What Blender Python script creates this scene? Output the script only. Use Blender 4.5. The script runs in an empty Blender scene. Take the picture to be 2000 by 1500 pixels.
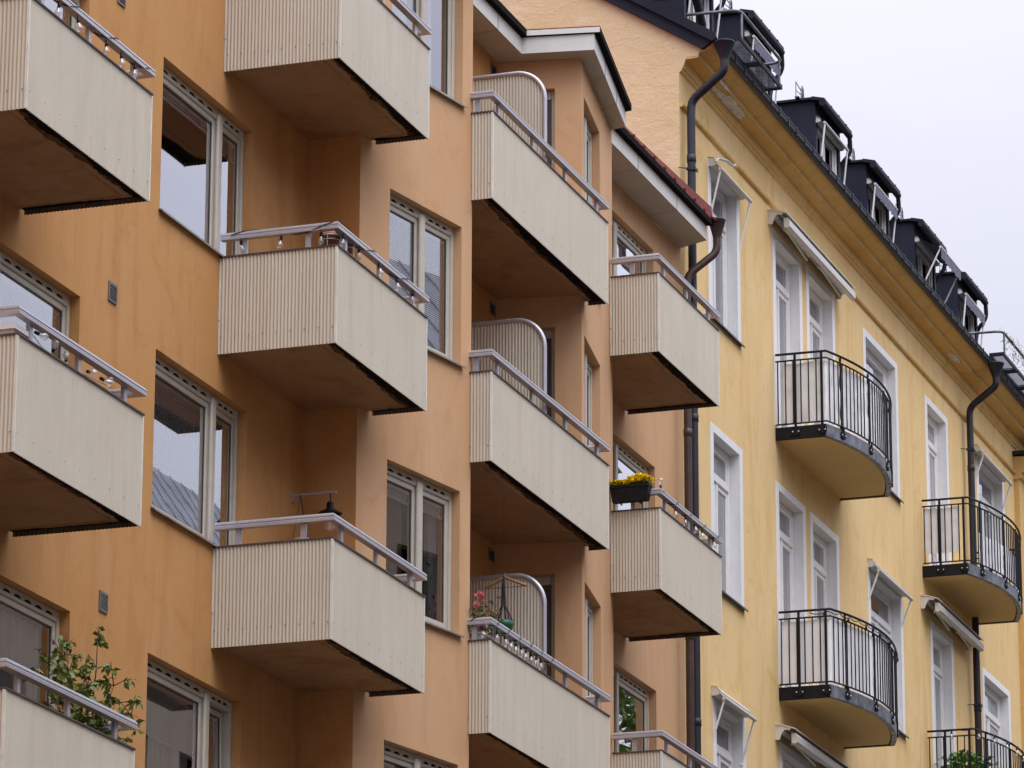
import bpy, math, random
from mathutils import Vector, Matrix
random.seed(7)
S = bpy.context.scene
COL = S.collection
rad = math.radians
# ------------------------------------------------------------------ camera, world, sun, exposure
CAMP = dict(f=8654.87, yaw=rad(19.2038), pitch=rad(16.3791), roll=rad(0.1723), y=-15.5767, z=1.6)
def make_camera():
    c = bpy.data.cameras.new('camera'); o = bpy.data.objects.new('camera', c); COL.objects.link(o)
    cy, sy = math.cos(CAMP['yaw']), math.sin(CAMP['yaw']); cp, sp = math.cos(CAMP['pitch']), math.sin(CAMP['pitch'])
    F = Vector((cy*cp, sy*cp, sp)); r = Vector((sy, -cy, 0)); u = r.cross(F)
    cr, sr = math.cos(CAMP['roll']), math.sin(CAMP['roll'])
    r2 = cr*r + sr*u; u2 = -sr*r + cr*u
    M = Matrix((r2, u2, -F)).transposed().to_4x4(); M.translation = Vector((0, CAMP['y'], CAMP['z']))
    o.matrix_world = M
    c.sensor_width = 36; c.lens = 36*CAMP['f']/2000; c.clip_start = .5; c.clip_end = 3000
    c.dof.use_dof = False
    S.camera = o
make_camera()
def make_world():
    w = bpy.data.worlds.new('World'); S.world = w; w.use_nodes = True
    nt = w.node_tree; N = nt.nodes; L = nt.links; N.clear()
    out = N.new('ShaderNodeOutputWorld'); bg = N.new('ShaderNodeBackground'); L.new(bg.outputs[0], out.inputs[0])
    sky = N.new('ShaderNodeTexSky'); sky.sky_type = 'NISHITA'; sky.sun_disc = False
    sky.sun_elevation = rad(58); sky.sun_rotation = rad(200); sky.dust_density = 4; sky.air_density = 1
    hs = N.new('ShaderNodeHueSaturation'); hs.inputs['Saturation'].default_value = .22; hs.inputs['Value'].default_value = 1
    L.new(sky.outputs[0], hs.inputs['Color'])
    tc = N.new('ShaderNodeTexCoord'); sx = N.new('ShaderNodeSeparateXYZ'); L.new(tc.outputs['Generated'], sx.inputs[0])
    # overcast deck: brighter towards the zenith and over the open street side
    def M(op, a, b):
        m = N.new('ShaderNodeMath'); m.operation = op
        for i, v in enumerate((a, b)):
            if isinstance(v, (int, float)): m.inputs[i].default_value = v
            else: L.new(v, m.inputs[i])
        return m.outputs[0]
    zc = M('MAXIMUM', sx.outputs['Z'], 0.0)
    ny = M('MAXIMUM', M('MULTIPLY', sx.outputs['Y'], -1.0), 0.0)
    grad = M('ADD', M('ADD', M('MULTIPLY', M('POWER', zc, 1.5), 27.0), 4.5), M('MULTIPLY', ny, 4.2))
    mp = N.new('ShaderNodeMapping'); mp.inputs['Scale'].default_value = (3, 3, 8); L.new(tc.outputs['Generated'], mp.inputs[0])
    no = N.new('ShaderNodeTexNoise'); no.inputs['Scale'].default_value = 1.6; no.inputs['Detail'].default_value = 5; no.inputs['Roughness'].default_value = .55
    L.new(mp.outputs[0], no.inputs['Vector'])
    cr = N.new('ShaderNodeValToRGB'); L.new(no.outputs[0], cr.inputs[0])
    cr.color_ramp.elements[0].position = .3; cr.color_ramp.elements[0].color = (.84, .88, 1.04, 1)
    cr.color_ramp.elements[1].position = .68; cr.color_ramp.elements[1].color = (.95, .945, 1.09, 1)
    cl = N.new('ShaderNodeVectorMath'); cl.operation = 'SCALE'; L.new(cr.outputs[0], cl.inputs[0]); L.new(grad, cl.inputs['Scale'])
    mx = N.new('ShaderNodeMixRGB'); mx.inputs[0].default_value = .82; L.new(hs.outputs[0], mx.inputs[1]); L.new(cl.outputs[0], mx.inputs[2])
    L.new(mx.outputs[0], bg.inputs['Color']); bg.inputs['Strength'].default_value = .1
make_world()
def make_sun():
    l = bpy.data.lights.new('sun', 'SUN'); o = bpy.data.objects.new('sun', l); COL.objects.link(o)
    l.energy = 1.5; l.angle = rad(45); l.color = (1, .97, .93)
    d = Vector((.36, .34, -1.0))      # light travels this way: from high over the street
    o.rotation_euler = d.to_track_quat('-Z', 'Y').to_euler(); o.location = (30, -30, 60)
make_sun()
S.view_settings.view_transform = 'Standard'; S.view_settings.look = 'None'; S.view_settings.gamma = 1
S.view_settings.exposure = 0.15
S.render.engine = 'CYCLES'
S.cycles.max_bounces = 8; S.cycles.transparent_max_bounces = 16; S.cycles.diffuse_bounces = 4

# ------------------------------------------------------------------ materials
def nmat(name):
    m = bpy.data.materials.new(name); m.use_nodes = True; nt = m.node_tree; nt.nodes.clear()
    o = nt.nodes.new('ShaderNodeOutputMaterial'); return m, nt, o
def noise(nt, scale, detail=4, rough=.55, vec=None, mscale=(1, 1, 1), dist=0):
    N, L = nt.nodes, nt.links
    tc = N.new('ShaderNodeTexCoord'); mp = N.new('ShaderNodeMapping'); mp.inputs['Scale'].default_value = mscale
    L.new(tc.outputs['Object'], mp.inputs[0])
    n = N.new('ShaderNodeTexNoise'); n.inputs['Scale'].default_value = scale; n.inputs['Detail'].default_value = detail
    n.inputs['Roughness'].default_value = rough; n.inputs['Distortion'].default_value = dist
    L.new(mp.outputs[0], n.inputs['Vector']); return n.outputs[0]
def ramp(nt, fac, p0, p1, c0=(0, 0, 0, 1), c1=(1, 1, 1, 1)):
    r = nt.nodes.new('ShaderNodeValToRGB'); nt.links.new(fac, r.inputs[0])
    e = r.color_ramp.elements; e[0].position = p0; e[1].position = p1; e[0].color = c0; e[1].color = c1; return r.outputs[0]
def mix(nt, fac, a, b, mode='MIX'):
    m = nt.nodes.new('ShaderNodeMixRGB'); m.blend_type = mode
    for i, v in zip((0, 1, 2), (fac, a, b)):
        if isinstance(v, (int, float)): m.inputs[i].default_value = v
        elif isinstance(v, tuple): m.inputs[i].default_value = v if len(v) == 4 else (*v, 1)
        else: nt.links.new(v, m.inputs[i])
    return m.outputs[0]
def mul(nt, a, k):
    m = nt.nodes.new('ShaderNodeMath'); m.operation = 'MULTIPLY'; nt.links.new(a, m.inputs[0]); m.inputs[1].default_value = k; return m.outputs[0]
def principled(nt, out, color, rough=.6, metal=0, bump=None, bdist=.01, bstr=.5, spec=.5):
    b = nt.nodes.new('ShaderNodeBsdfPrincipled')
    if isinstance(color, tuple): b.inputs['Base Color'].default_value = color if len(color) == 4 else (*color, 1)
    else: nt.links.new(color, b.inputs['Base Color'])
    if isinstance(rough, (int, float)): b.inputs['Roughness'].default_value = rough
    else: nt.links.new(rough, b.inputs['Roughness'])
    b.inputs['Metallic'].default_value = metal
    b.inputs['Specular IOR Level'].default_value = spec
    if bump is not None:
        bp = nt.nodes.new('ShaderNodeBump'); bp.inputs['Strength'].default_value = bstr; bp.inputs['Distance'].default_value = bdist
        nt.links.new(bump, bp.inputs['Height']); nt.links.new(bp.outputs[0], b.inputs['Normal'])
    nt.links.new(b.outputs[0], out.inputs[0]); return b
def plaster(name, c0, c1, stain, grey, bscale=40, bstr=.35, bdist=.006, stain_amt=.6):
    m, nt, o = nmat(name)
    big = ramp(nt, noise(nt, .55, 5, .6), .35, .68)
    col = mix(nt, big, c0, c1)
    streak = ramp(nt, noise(nt, 1.0, 7, .68, mscale=(2.3, 2.3, .36), dist=.5), .50, .74)
    col = mix(nt, mul(nt, streak, stain_amt), col, stain)
    blot = ramp(nt, noise(nt, 1.7, 8, .72, dist=1.2), .53, .72)
    col = mix(nt, mul(nt, blot, stain_amt*.8), col, stain)
    pale = ramp(nt, noise(nt, .9, 6, .6, mscale=(2.4, 2.4, .45)), .56, .76)
    col = mix(nt, mul(nt, pale, .35), col, grey)
    v = nt.nodes.new('ShaderNodeTexVoronoi'); v.feature = 'DISTANCE_TO_EDGE'; v.inputs['Scale'].default_value = .55
    wv = nt.nodes.new('ShaderNodeTexCoord'); wn = nt.nodes.new('ShaderNodeTexNoise'); wn.inputs['Scale'].default_value = 1.4; wn.inputs['Detail'].default_value = 6
    nt.links.new(wv.outputs['Object'], wn.inputs['Vector'])
    va = nt.nodes.new('ShaderNodeVectorMath'); va.operation = 'MULTIPLY_ADD'; nt.links.new(wn.outputs['Color'], va.inputs[0]); va.inputs[1].default_value = (.9, .9, .9); nt.links.new(wv.outputs['Object'], va.inputs[2]); nt.links.new(va.outputs[0], v.inputs['Vector'])
    crack = ramp(nt, v.outputs['Distance'], .0, .006, (1, 1, 1, 1), (0, 0, 0, 1))
    cm = ramp(nt, noise(nt, .8, 3, .5), .52, .6)
    ck = nt.nodes.new('ShaderNodeMath'); ck.operation = 'MULTIPLY'; nt.links.new(crack, ck.inputs[0]); nt.links.new(cm, ck.inputs[1])
    col = mix(nt, mul(nt, ck.outputs[0], .07), col, tuple(k*.35 for k in stain))
    speck = ramp(nt, noise(nt, 55, 2, .5), .70, .78)
    col = mix(nt, mul(nt, speck, .22), col, tuple(k*.45 for k in stain))
    fine = noise(nt, bscale, 6, .7)
    principled(nt, o, col, .92, bump=fine, bdist=bdist, bstr=bstr, spec=.15); return m
def plain(name, c, rough=.5, metal=0, var=.12, vscale=6, bump=0, spec=.5, streak=None):
    m, nt, o = nmat(name)
    f = noise(nt, vscale, 5, .6)
    col = mix(nt, ramp(nt, f, .3, .7), tuple(k*(1-var) for k in c), tuple(min(1, k*(1+var)) for k in c))
    if streak:
        s = ramp(nt, noise(nt, 1.0, 6, .65, mscale=(9, 9, .8)), .5, .75)
        col = mix(nt, mul(nt, s, streak[1]), col, streak[0])
    principled(nt, o, col, rough, metal, bump=noise(nt, vscale*9, 4) if bump else None, bdist=.004, bstr=bump or .1, spec=spec); return m
M = {}
M['orange'] = plaster('orange_plaster', (.565, .288, .106), (.605, .33, .142), (.43, .185, .052), (.64, .41, .225))
M['bay'] = plaster('pale_orange_plaster', (.63, .378, .205), (.66, .413, .24), (.52, .285, .145), (.68, .475, .33))  # paler, pinker plaster for the bay, recess-side and right-hand walls
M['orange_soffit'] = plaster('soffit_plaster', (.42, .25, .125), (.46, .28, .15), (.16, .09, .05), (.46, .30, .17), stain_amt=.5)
M['yellow'] = plaster('yellow_plaster', (.76, .535, .25), (.79, .575, .29), (.62, .39, .14), (.81, .65, .42), stain_amt=.75)
M['cornice'] = plaster('cornice_plaster', (.66, .42, .15), (.71, .47, .18), (.46, .27, .09), (.70, .52, .30), stain_amt=.6)
M['cream_soffit'] = plaster('cream_soffit_paint', (.66, .47, .20), (.70, .50, .23), (.58, .40, .17), (.70, .53, .27), bstr=.1, stain_amt=.2)
def gable_mat():
    m, nt, o = nmat('rough_gable_stucco')
    a = ramp(nt, noise(nt, .8, 6, .6), .35, .7)
    col = mix(nt, a, (.70, .515, .29), (.76, .575, .35))
    b = ramp(nt, noise(nt, 2.2, 7, .7, mscale=(1, 1, 1.8), dist=1.0), .5, .72)
    col = mix(nt, mul(nt, b, .75), col, (.78, .62, .43))
    d = ramp(nt, noise(nt, 9, 5, .7, mscale=(1, 1, 1.6)), .60, .72)
    col = mix(nt, mul(nt, d, .45), col, (.42, .24, .12))
    h = mix(nt, .25, noise(nt, 3.2, 8, .68, mscale=(1, .8, 1.5), dist=.8), noise(nt, 26, 5, .65))
    principled(nt, o, col, .95, bump=h, bdist=.05, bstr=.5, spec=.1); return m
M['gable'] = gable_mat()
def panel_mat(name, c, dirt, amt):
    m, nt, o = nmat(name)
    col = mix(nt, ramp(nt, noise(nt, 1.2, 5, .6), .35, .7), tuple(k*.94 for k in c), c)
    s = ramp(nt, noise(nt, 1.0, 6, .7, mscale=(6, 6, .55)), .47, .78)
    col = mix(nt, mul(nt, s, amt), col, dirt)
    sp = ramp(nt, noise(nt, 60, 2, .5), .74, .80)
    col = mix(nt, mul(nt, sp, .08), col, (.15, .11, .07))
    principled(nt, o, col, .5, spec=.3); return m
M['panel'] = panel_mat('corrugated_beige_metal', (.645, .59, .495), (.50, .42, .32), .55)
M['panel_valley'] = panel_mat('corrugated_metal_groove_dirt_shade', (.575, .465, .345), (.46, .33, .22), .4)  # groove dirt, with the groove's shade painted into the same brown
M['panel_trim'] = plain('light_corner_trim', (.72, .70, .63), .45)
M['coping'] = plain('dark_rusty_coping', (.085, .055, .045), .6, var=.4, vscale=14)
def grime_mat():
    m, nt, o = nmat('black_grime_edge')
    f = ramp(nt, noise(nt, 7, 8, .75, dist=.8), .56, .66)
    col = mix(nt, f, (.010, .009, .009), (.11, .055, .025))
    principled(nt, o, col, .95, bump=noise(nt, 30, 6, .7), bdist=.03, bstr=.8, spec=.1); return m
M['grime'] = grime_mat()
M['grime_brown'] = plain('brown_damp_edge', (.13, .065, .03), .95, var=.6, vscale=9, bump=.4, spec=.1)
M['panel_back'] = plain('dark_panel_inside', (.15, .105, .075), .8, var=.35, vscale=10)  # inner sheet faces, much darker brown than the outside
M['alu'] = plain('anodised_aluminium', (.47, .455, .50), .36, .4, var=.08, vscale=20)
M['frame'] = plain('beige_window_frame', (.54, .495, .42), .45, var=.07)
M['frame_dark'] = plain('dark_gasket', (.07, .065, .06), .6)
M['sill'] = plain('grey_sheet_sill', (.30, .27, .25), .45, .2, var=.2)
M['white'] = plain('white_paint', (.80, .79, .79), .55, var=.05, bump=.08)
M['whiteframe'] = plain('white_window_paint', (.76, .755, .74), .45, var=.04)
M['slot'] = plain('black_slot', (.012, .011, .011), .9, spec=.05)
M['black'] = plain('black_iron', (.009, .009, .012), .55, 0, var=.25, spec=.2)
M['pipe_black'] = plain('black_painted_pipe', (.011, .012, .022), .5, 0, var=.35, vscale=5)
M['pipe_brown'] = plain('brown_painted_pipe', (.055, .028, .023), .45, .0, var=.35, vscale=6)
M['navy'] = plain('navy_sheet_metal', (.015, .017, .032), .6, 0, var=.22, vscale=3, bump=.05, spec=.2)
M['navy2'] = plain('dark_verge_metal', (.016, .015, .025), .6, 0, var=.15, vscale=2, spec=.2)
M['redroof'] = plain('red_sheet_roof', (.17, .022, .018), .6, 0, var=.25, vscale=5, spec=.2)
M['fascia'] = plain('grey_white_eave_board', (.66, .64, .60), .6, var=.06, vscale=3, streak=((.5, .46, .4), .25))
M['soffitboard'] = plain('eave_soffit_board', (.50, .455, .39), .7, var=.07, vscale=3)
M['galv'] = plain('galvanised_steel', (.15, .16, .19), .5, .4, var=.6, vscale=7, bump=.05, streak=((.42, .42, .44), .45))
M['cloth'] = plain('white_cloth', (.88, .87, .87), .9, var=.05, vscale=3, spec=.1)
M['cloth_cream'] = plain('cream_cloth', (.72, .67, .58), .9, var=.06, vscale=4, spec=.1)
M['awning'] = plain('grey_awning_metal', (.62, .60, .56), .45, .1, var=.06)
M['awning_cloth'] = plain('grey_awning_fabric', (.42, .41, .41), .85, var=.08, spec=.1)
M['valance'] = plain('striped_valance', (.17, .17, .22), .85, var=.3, vscale=18, spec=.1)
M['blind'] = plain('blind_slat', (.78, .77, .77), .5, var=.05)
M['blind_beige'] = plain('beige_blind_slat', (.50, .42, .33), .5, var=.08)
M['curtain'] = plain('pale_curtain', (.82, .82, .84), .9, var=.06, spec=.1)
M['curtain_brown'] = plain('brown_curtain', (.42, .34, .28), .9, var=.1, spec=.1)
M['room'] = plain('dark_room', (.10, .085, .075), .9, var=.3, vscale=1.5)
M['asphalt'] = plain('asphalt', (.05, .05, .05), .9, var=.25, vscale=2, bump=.3)
M['paving'] = plain('paving', (.11, .107, .10), .9, var=.2, vscale=3)
M['oppwall'] = plaster('opposite_plaster', (.30, .26, .20), (.33, .28, .22), (.22, .18, .13), (.33, .29, .25))
M['opproof'] = plain('opposite_roof_metal', (.24, .25, .28), .5, .3, var=.3, vscale=1.2)
M['terracotta'] = plain('terracotta', (.40, .15, .08), .8, var=.15)
M['plasticwhite'] = plain('white_plastic', (.70, .66, .63), .5)
M['greenpot'] = plain('green_plastic', (.01, .11, .05), .4)
M['boxblack'] = plain('dark_planter_plastic', (.012, .011, .013), .6, var=.3, vscale=12, spec=.2)
M['wood'] = plain('pale_wood', (.42, .22, .09), .6, var=.2, vscale=14)
M['leaf'] = plain('leaf_green', (.13, .18, .028), .5, var=.55, vscale=9)
M['leaf_bright'] = plain('leaf_bright_green', (.07, .20, .03), .5, var=.5, vscale=9)
M['bark'] = plain('bark', (.09, .06, .04), .9, var=.3)
M['yellow_flower'] = plain('yellow_petals', (.95, .72, .012), .8, var=.1, vscale=25, spec=.1)
M['pink_flower'] = plain('pink_petals', (.80, .27, .33), .8, var=.2, vscale=25, spec=.1)
M['dry'] = plain('dry_brown_plant', (.20, .10, .04), .9, var=.4)
M['rattan'] = plain('rattan', (.30, .17, .07), .6, var=.3, vscale=20)
M['wire'] = plain('black_wire', (.02, .018, .03), .6)
M['patch'] = plain('bare_cement_patch', (.66, .65, .64), .95, var=.3, vscale=14, bump=.5)
def glass(name, tint=(.92, .93, .93), boost=2.0, rough=.0, wob=.0):
    m, nt, o = nmat(name); N, L = nt.nodes, nt.links
    fr = N.new('ShaderNodeFresnel'); fr.inputs[0].default_value = 1.5
    mm = N.new('ShaderNodeMath'); mm.operation = 'MULTIPLY'; mm.inputs[1].default_value = boost; mm.use_clamp = True; L.new(fr.outputs[0], mm.inputs[0])
    t = N.new('ShaderNodeBsdfTransparent'); t.inputs[0].default_value = (*tint, 1)
    g = N.new('ShaderNodeBsdfGlossy'); g.inputs['Roughness'].default_value = rough; g.inputs['Color'].default_value = (.93, .94, 1, 1)
    if wob:
        bp = N.new('ShaderNodeBump'); bp.inputs['Strength'].default_value = wob; bp.inputs['Distance'].default_value = .01
        L.new(noise(nt, 1.6, 2, .4), bp.inputs['Height']); L.new(bp.outputs[0], g.inputs['Normal'])
    x = N.new('ShaderNodeMixShader'); L.new(mm.outputs[0], x.inputs[0]); L.new(t.outputs[0], x.inputs[1]); L.new(g.outputs[0], x.inputs[2])
    L.new(x.outputs[0], o.inputs[0]); return m
M['glass'] = glass('window_glass', tint=(.97, .98, .98), boost=3.7, wob=.02)
M['glass_old'] = glass('old_window_glass', tint=(.95, .96, .96), boost=2.2, wob=.06)
def bulb_mat():
    m, nt, o = nmat('clear_bulb_glass'); N, L = nt.nodes, nt.links
    t = N.new('ShaderNodeBsdfTransparent'); d = N.new('ShaderNodeBsdfTranslucent'); d.inputs[0].default_value = (.85, .83, .8, 1); df = N.new('ShaderNodeBsdfDiffuse'); df.inputs[0].default_value = (.8, .78, .75, 1)
    g = N.new('ShaderNodeBsdfGlossy'); g.inputs['Roughness'].default_value = .08
    def mx(f, a, b):
        x = N.new('ShaderNodeMixShader'); x.inputs[0].default_value = f; L.new(a.outputs[0], x.inputs[1]); L.new(b.outputs[0], x.inputs[2]); return x
    L.new(mx(.16, mx(.20, t, mx(.5, d, df)), g).outputs[0], o.inputs[0]); return m
M['bulb'] = bulb_mat()

# ------------------------------------------------------------------ mesh helpers
class Fr:                                  # local wall frame: u along the wall, d into the wall, z up
    def __init__(s, x=0, y=0, ang=0): s.x, s.y, s.c, s.s = x, y, math.cos(rad(ang)), math.sin(rad(ang))
    def __call__(s, u, d, z): return (s.x + u*s.c - d*s.s, s.y + u*s.s + d*s.c, z)
ID = Fr()
class MB:
    def __init__(s): s.v, s.f, s.m, s.sm = [], [], [], []
    def face(s, pts, mi=0, smooth=False):
        b = len(s.v); s.v += [tuple(p) for p in pts]; s.f.append(tuple(range(b, b+len(pts)))); s.m.append(mi); s.sm.append(smooth)
    def mesh(s, vs, fs, mi=0, smooth=False):
        b = len(s.v); s.v += [tuple(p) for p in vs]
        for f in fs: s.f.append(tuple(i+b for i in f)); s.m.append(mi); s.sm.append(smooth)
    def box(s, u0, u1, d0, d1, z0, z1, mi=0, fr=ID):
        P = [fr(u, d, z) for z in (z0, z1) for (u, d) in ((u0, d0), (u1, d0), (u1, d1), (u0, d1))]
        s.mesh(P, [(3, 2, 1, 0), (4, 5, 6, 7), (0, 1, 5, 4), (1, 2, 6, 5), (2, 3, 7, 6), (3, 0, 4, 7)], mi)
    def bevbox(s, u0, u1, d0, d1, z0, z1, b=.006, mi=0, fr=ID):   # box with chamfered edges along all front/vertical edges
        poly = [(u0+b, d0), (u1-b, d0), (u1, d0+b), (u1, d1), (u0, d1), (u0, d0+b)]
        ins = [(min(max(u, u0+b), u1-b), min(max(d, d0+b), d1)) for u, d in poly]
        rings = [[fr(u, d, z0) for u, d in ins], [fr(u, d, z0+b) for u, d in poly], [fr(u, d, z1-b) for u, d in poly], [fr(u, d, z1) for u, d in ins]]
        n = 6; vs = sum(rings, []); fs = [tuple(range(n-1, -1, -1)), tuple(range(3*n, 4*n))]
        for r in range(3):
            for i in range(n): j = (i+1) % n; fs.append((r*n+i, r*n+j, (r+1)*n+j, (r+1)*n+i))
        s.mesh(vs, fs, mi)
    def prism(s, poly, z0, z1, mi=0, top=None, bot=None):   # poly in xy
        n = len(poly); vs = [(x, y, z0) for x, y in poly] + [(x, y, z1) for x, y in poly]
        s.mesh(vs, [(i, (i+1) % n, n+(i+1) % n, n+i) for i in range(n)], mi)
        s.face([(x, y, z0) for x, y in reversed(poly)], mi if bot is None else bot); s.face([(x, y, z1) for x, y in poly], mi if top is None else top)
    def sweep(s, prof, p0, p1, mi=0, cap=True, smooth=False):   # yz-profile [(dy,dz)] swept along x from p0 to p1
        n = len(prof); vs = [(p0, y, z) for y, z in prof] + [(p1, y, z) for y, z in prof]
        s.mesh(vs, [(i, (i+1) % n, n+(i+1) % n, n+i) for i in range(n)], mi, smooth)
        if cap: s.face(vs[:n][::-1], mi); s.face(vs[n:], mi)
    def tube(s, path, r, n=8, mi=0, cap=True, smooth=True, flat=1.0):
        path = [Vector(p) for p in path]; rr = r if isinstance(r, (list, tuple)) else [r]*len(path)
        rings = []; prev = None
        for i, p in enumerate(path):
            t = (path[min(i+1, len(path)-1)] - path[max(i-1, 0)]).normalized()
            if prev is None:
                a = Vector((0, 0, 1)) if abs(t.z) < .9 else Vector((1, 0, 0)); x = t.cross(a).normalized()
            else: x = (prev - t*prev.dot(t)).normalized()
            prev = x; y = t.cross(x)
            rings.append([p + x*(rr[i]*math.cos(2*math.pi*k/n)) + y*(rr[i]*flat*math.sin(2*math.pi*k/n)) for k in range(n)])
        vs = [q for rg in rings for q in rg]; fs = []
        for i in range(len(path)-1):
            for k in range(n): j = (k+1) % n; fs.append((i*n+k, i*n+j, (i+1)*n+j, (i+1)*n+k))
        s.mesh(vs, fs, mi, smooth)
        if cap: s.face(rings[0][::-1], mi); s.face(rings[-1], mi)
    def lathe(s, c, prof, n=12, mi=0, smooth=True, axis=None):  # prof [(r,h)] about z (or axis) at c
        c = Vector(c); A = Vector(axis).normalized() if axis else Vector((0, 0, 1))
        a = Vector((0, 0, 1)) if abs(A.z) < .9 else Vector((1, 0, 0)); X = A.cross(a).normalized(); Y = A.cross(X)
        vs = [c + A*h + X*(r*math.cos(2*math.pi*k/n)) + Y*(r*math.sin(2*math.pi*k/n)) for r, h in prof for k in range(n)]; fs = []
        for i in range(len(prof)-1):
            for k in range(n): j = (k+1) % n; fs.append((i*n+k, i*n+j, (i+1)*n+j, (i+1)*n+k))
        s.mesh(vs, fs, mi, smooth)
    def leaf(s, p, d, L, w, mi=0, up=None):
        p = Vector(p); d = Vector(d).normalized(); u = Vector(up or (random.uniform(-1, 1), random.uniform(-1, 1), random.uniform(.2, 1)))
        x = d.cross(u)
        if x.length < 1e-3: x = Vector((1, 0, 0))
        x.normalize(); nrm = x.cross(d)
        a = p; b = p + d*L*.45 + x*w*.5 + nrm*L*.06; c = p + d*L - nrm*L*.12; e = p + d*L*.45 - x*w*.5 + nrm*L*.06; mm = p + d*L*.5
        s.mesh([a, b, c, e, mm], [(0, 1, 4), (1, 2, 4), (2, 3, 4), (3, 0, 4)], mi)
W0 = {}
def link_mesh(name, mb, mats, parent=None, base=None):
    if base is None: base = W0[parent.name] if parent else (0, 0, 0)
    me = bpy.data.meshes.new(name)
    me.from_pydata([(x-base[0], y-base[1], z-base[2]) for x, y, z in mb.v], [], mb.f)
    for m in (mats if isinstance(mats, (list, tuple)) else [mats]): me.materials.append(M[m] if isinstance(m, str) else m)
    me.polygons.foreach_set('material_index', mb.m); me.polygons.foreach_set('use_smooth', mb.sm); me.update()
    o = bpy.data.objects.new(name, me); COL.objects.link(o)
    if parent: o.parent = parent
    else: o.location = base
    W0[o.name] = tuple(base); return o
def part(name, mb, mats, parent, label=None):
    o = link_mesh(name, mb, mats, parent)
    if label: o['label'] = label
    return o
def tag(o, label, cat, group=None):
    o['label'] = label; o['category'] = cat
    if group: o['group'] = group
    return o
def thing(name, label, cat, loc, group=None):
    o = bpy.data.objects.new(name, None); COL.objects.link(o); o.location = loc; W0[o.name] = tuple(loc); o.empty_display_size = .2
    return tag(o, label, cat, group)
def solo(name, mb, mats, label, cat, group=None, base=(0, 0, 0)):
    return tag(link_mesh(name, mb, mats, None, base), label, cat, group)
def struct(name, mb, mats):
    o = link_mesh(name, mb, mats, None, (0, 0, 0)); o['kind'] = 'structure'; return o

def wall_grid(mb, fr, u0, u1, z0, z1, holes, depth, mi=0, rev=None, step=None):
    us = sorted({u0, u1, *[h[0] for h in holes], *[h[1] for h in holes]}); zs = sorted({z0, z1, *[h[2] for h in holes], *[h[3] for h in holes]})
    for a, b in zip(us, us[1:]):
        for c, d in zip(zs, zs[1:]):
            if any(h[0] <= a+1e-6 and b <= h[1]+1e-6 and h[2] <= c+1e-6 and d <= h[3]+1e-6 for h in holes): continue
            mb.face([fr(a, 0, c), fr(b, 0, c), fr(b, 0, d), fr(a, 0, d)], mi)
    r = mi if rev is None else rev
    for a, b, c, d in holes:
        ca, cb, da, db = c, c, d, d
        for h in holes:                      # a balcony door beside a window shares one opening
            if abs(h[1]-a) < 1e-6 and abs(h[3]-d) < 1e-6: da = max(c, h[2])
            if abs(h[0]-b) < 1e-6 and abs(h[3]-d) < 1e-6: db = max(c, h[2])
        if da > ca+1e-4: mb.face([fr(a, 0, ca), fr(a, 0, da), fr(a, depth, da), fr(a, depth, ca)], r)
        if db > cb+1e-4: mb.face([fr(b, 0, db), fr(b, 0, cb), fr(b, depth, cb), fr(b, depth, db)], r)
        mb.face([fr(a, 0, d), fr(b, 0, d), fr(b, depth, d), fr(a, depth, d)], r); mb.face([fr(b, 0, c), fr(a, 0, c), fr(a, depth, c), fr(b, depth, c)], r)

# ------------------------------------------------------------------ constants solved from the photograph
ZT0, ZB0, H = 17.2236, 16.2838, 2.8
def zt(k): return ZT0 - H*k
YF = -1.176
CX = 42.6232
BA = 10.5                                    # cant of the bay walls
FA = Fr(0, 0, 0)
FB = Fr(38.575, -.548, -BA); BL = 2.192
CA = 9.7
FC = Fr(46.671, -.548, CA)                   # u negative towards the recess
CL = (46.671-44.317)/math.cos(rad(CA))
FS = Fr(44.135, -.01, -79.0)                 # side wall of the recess, u from the back corner out
SL = math.hypot(44.317-44.135, .94)
RD = .09

# ------------------------------------------------------------------ ground and street
def build_ground():
    g = MB(); g.face([(-1500, -1500, 0), (1500, -1500, 0), (1500, 1500, 0), (-1500, 1500, 0)]); struct('ground', g, 'asphalt')
    p = MB(); p.box(-20, 110, -3.2, -.97, .0, .13); p.box(-20, 110, -17.9, -13.9, 0, .13); struct('pavement', p, 'paving')
build_ground()

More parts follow.
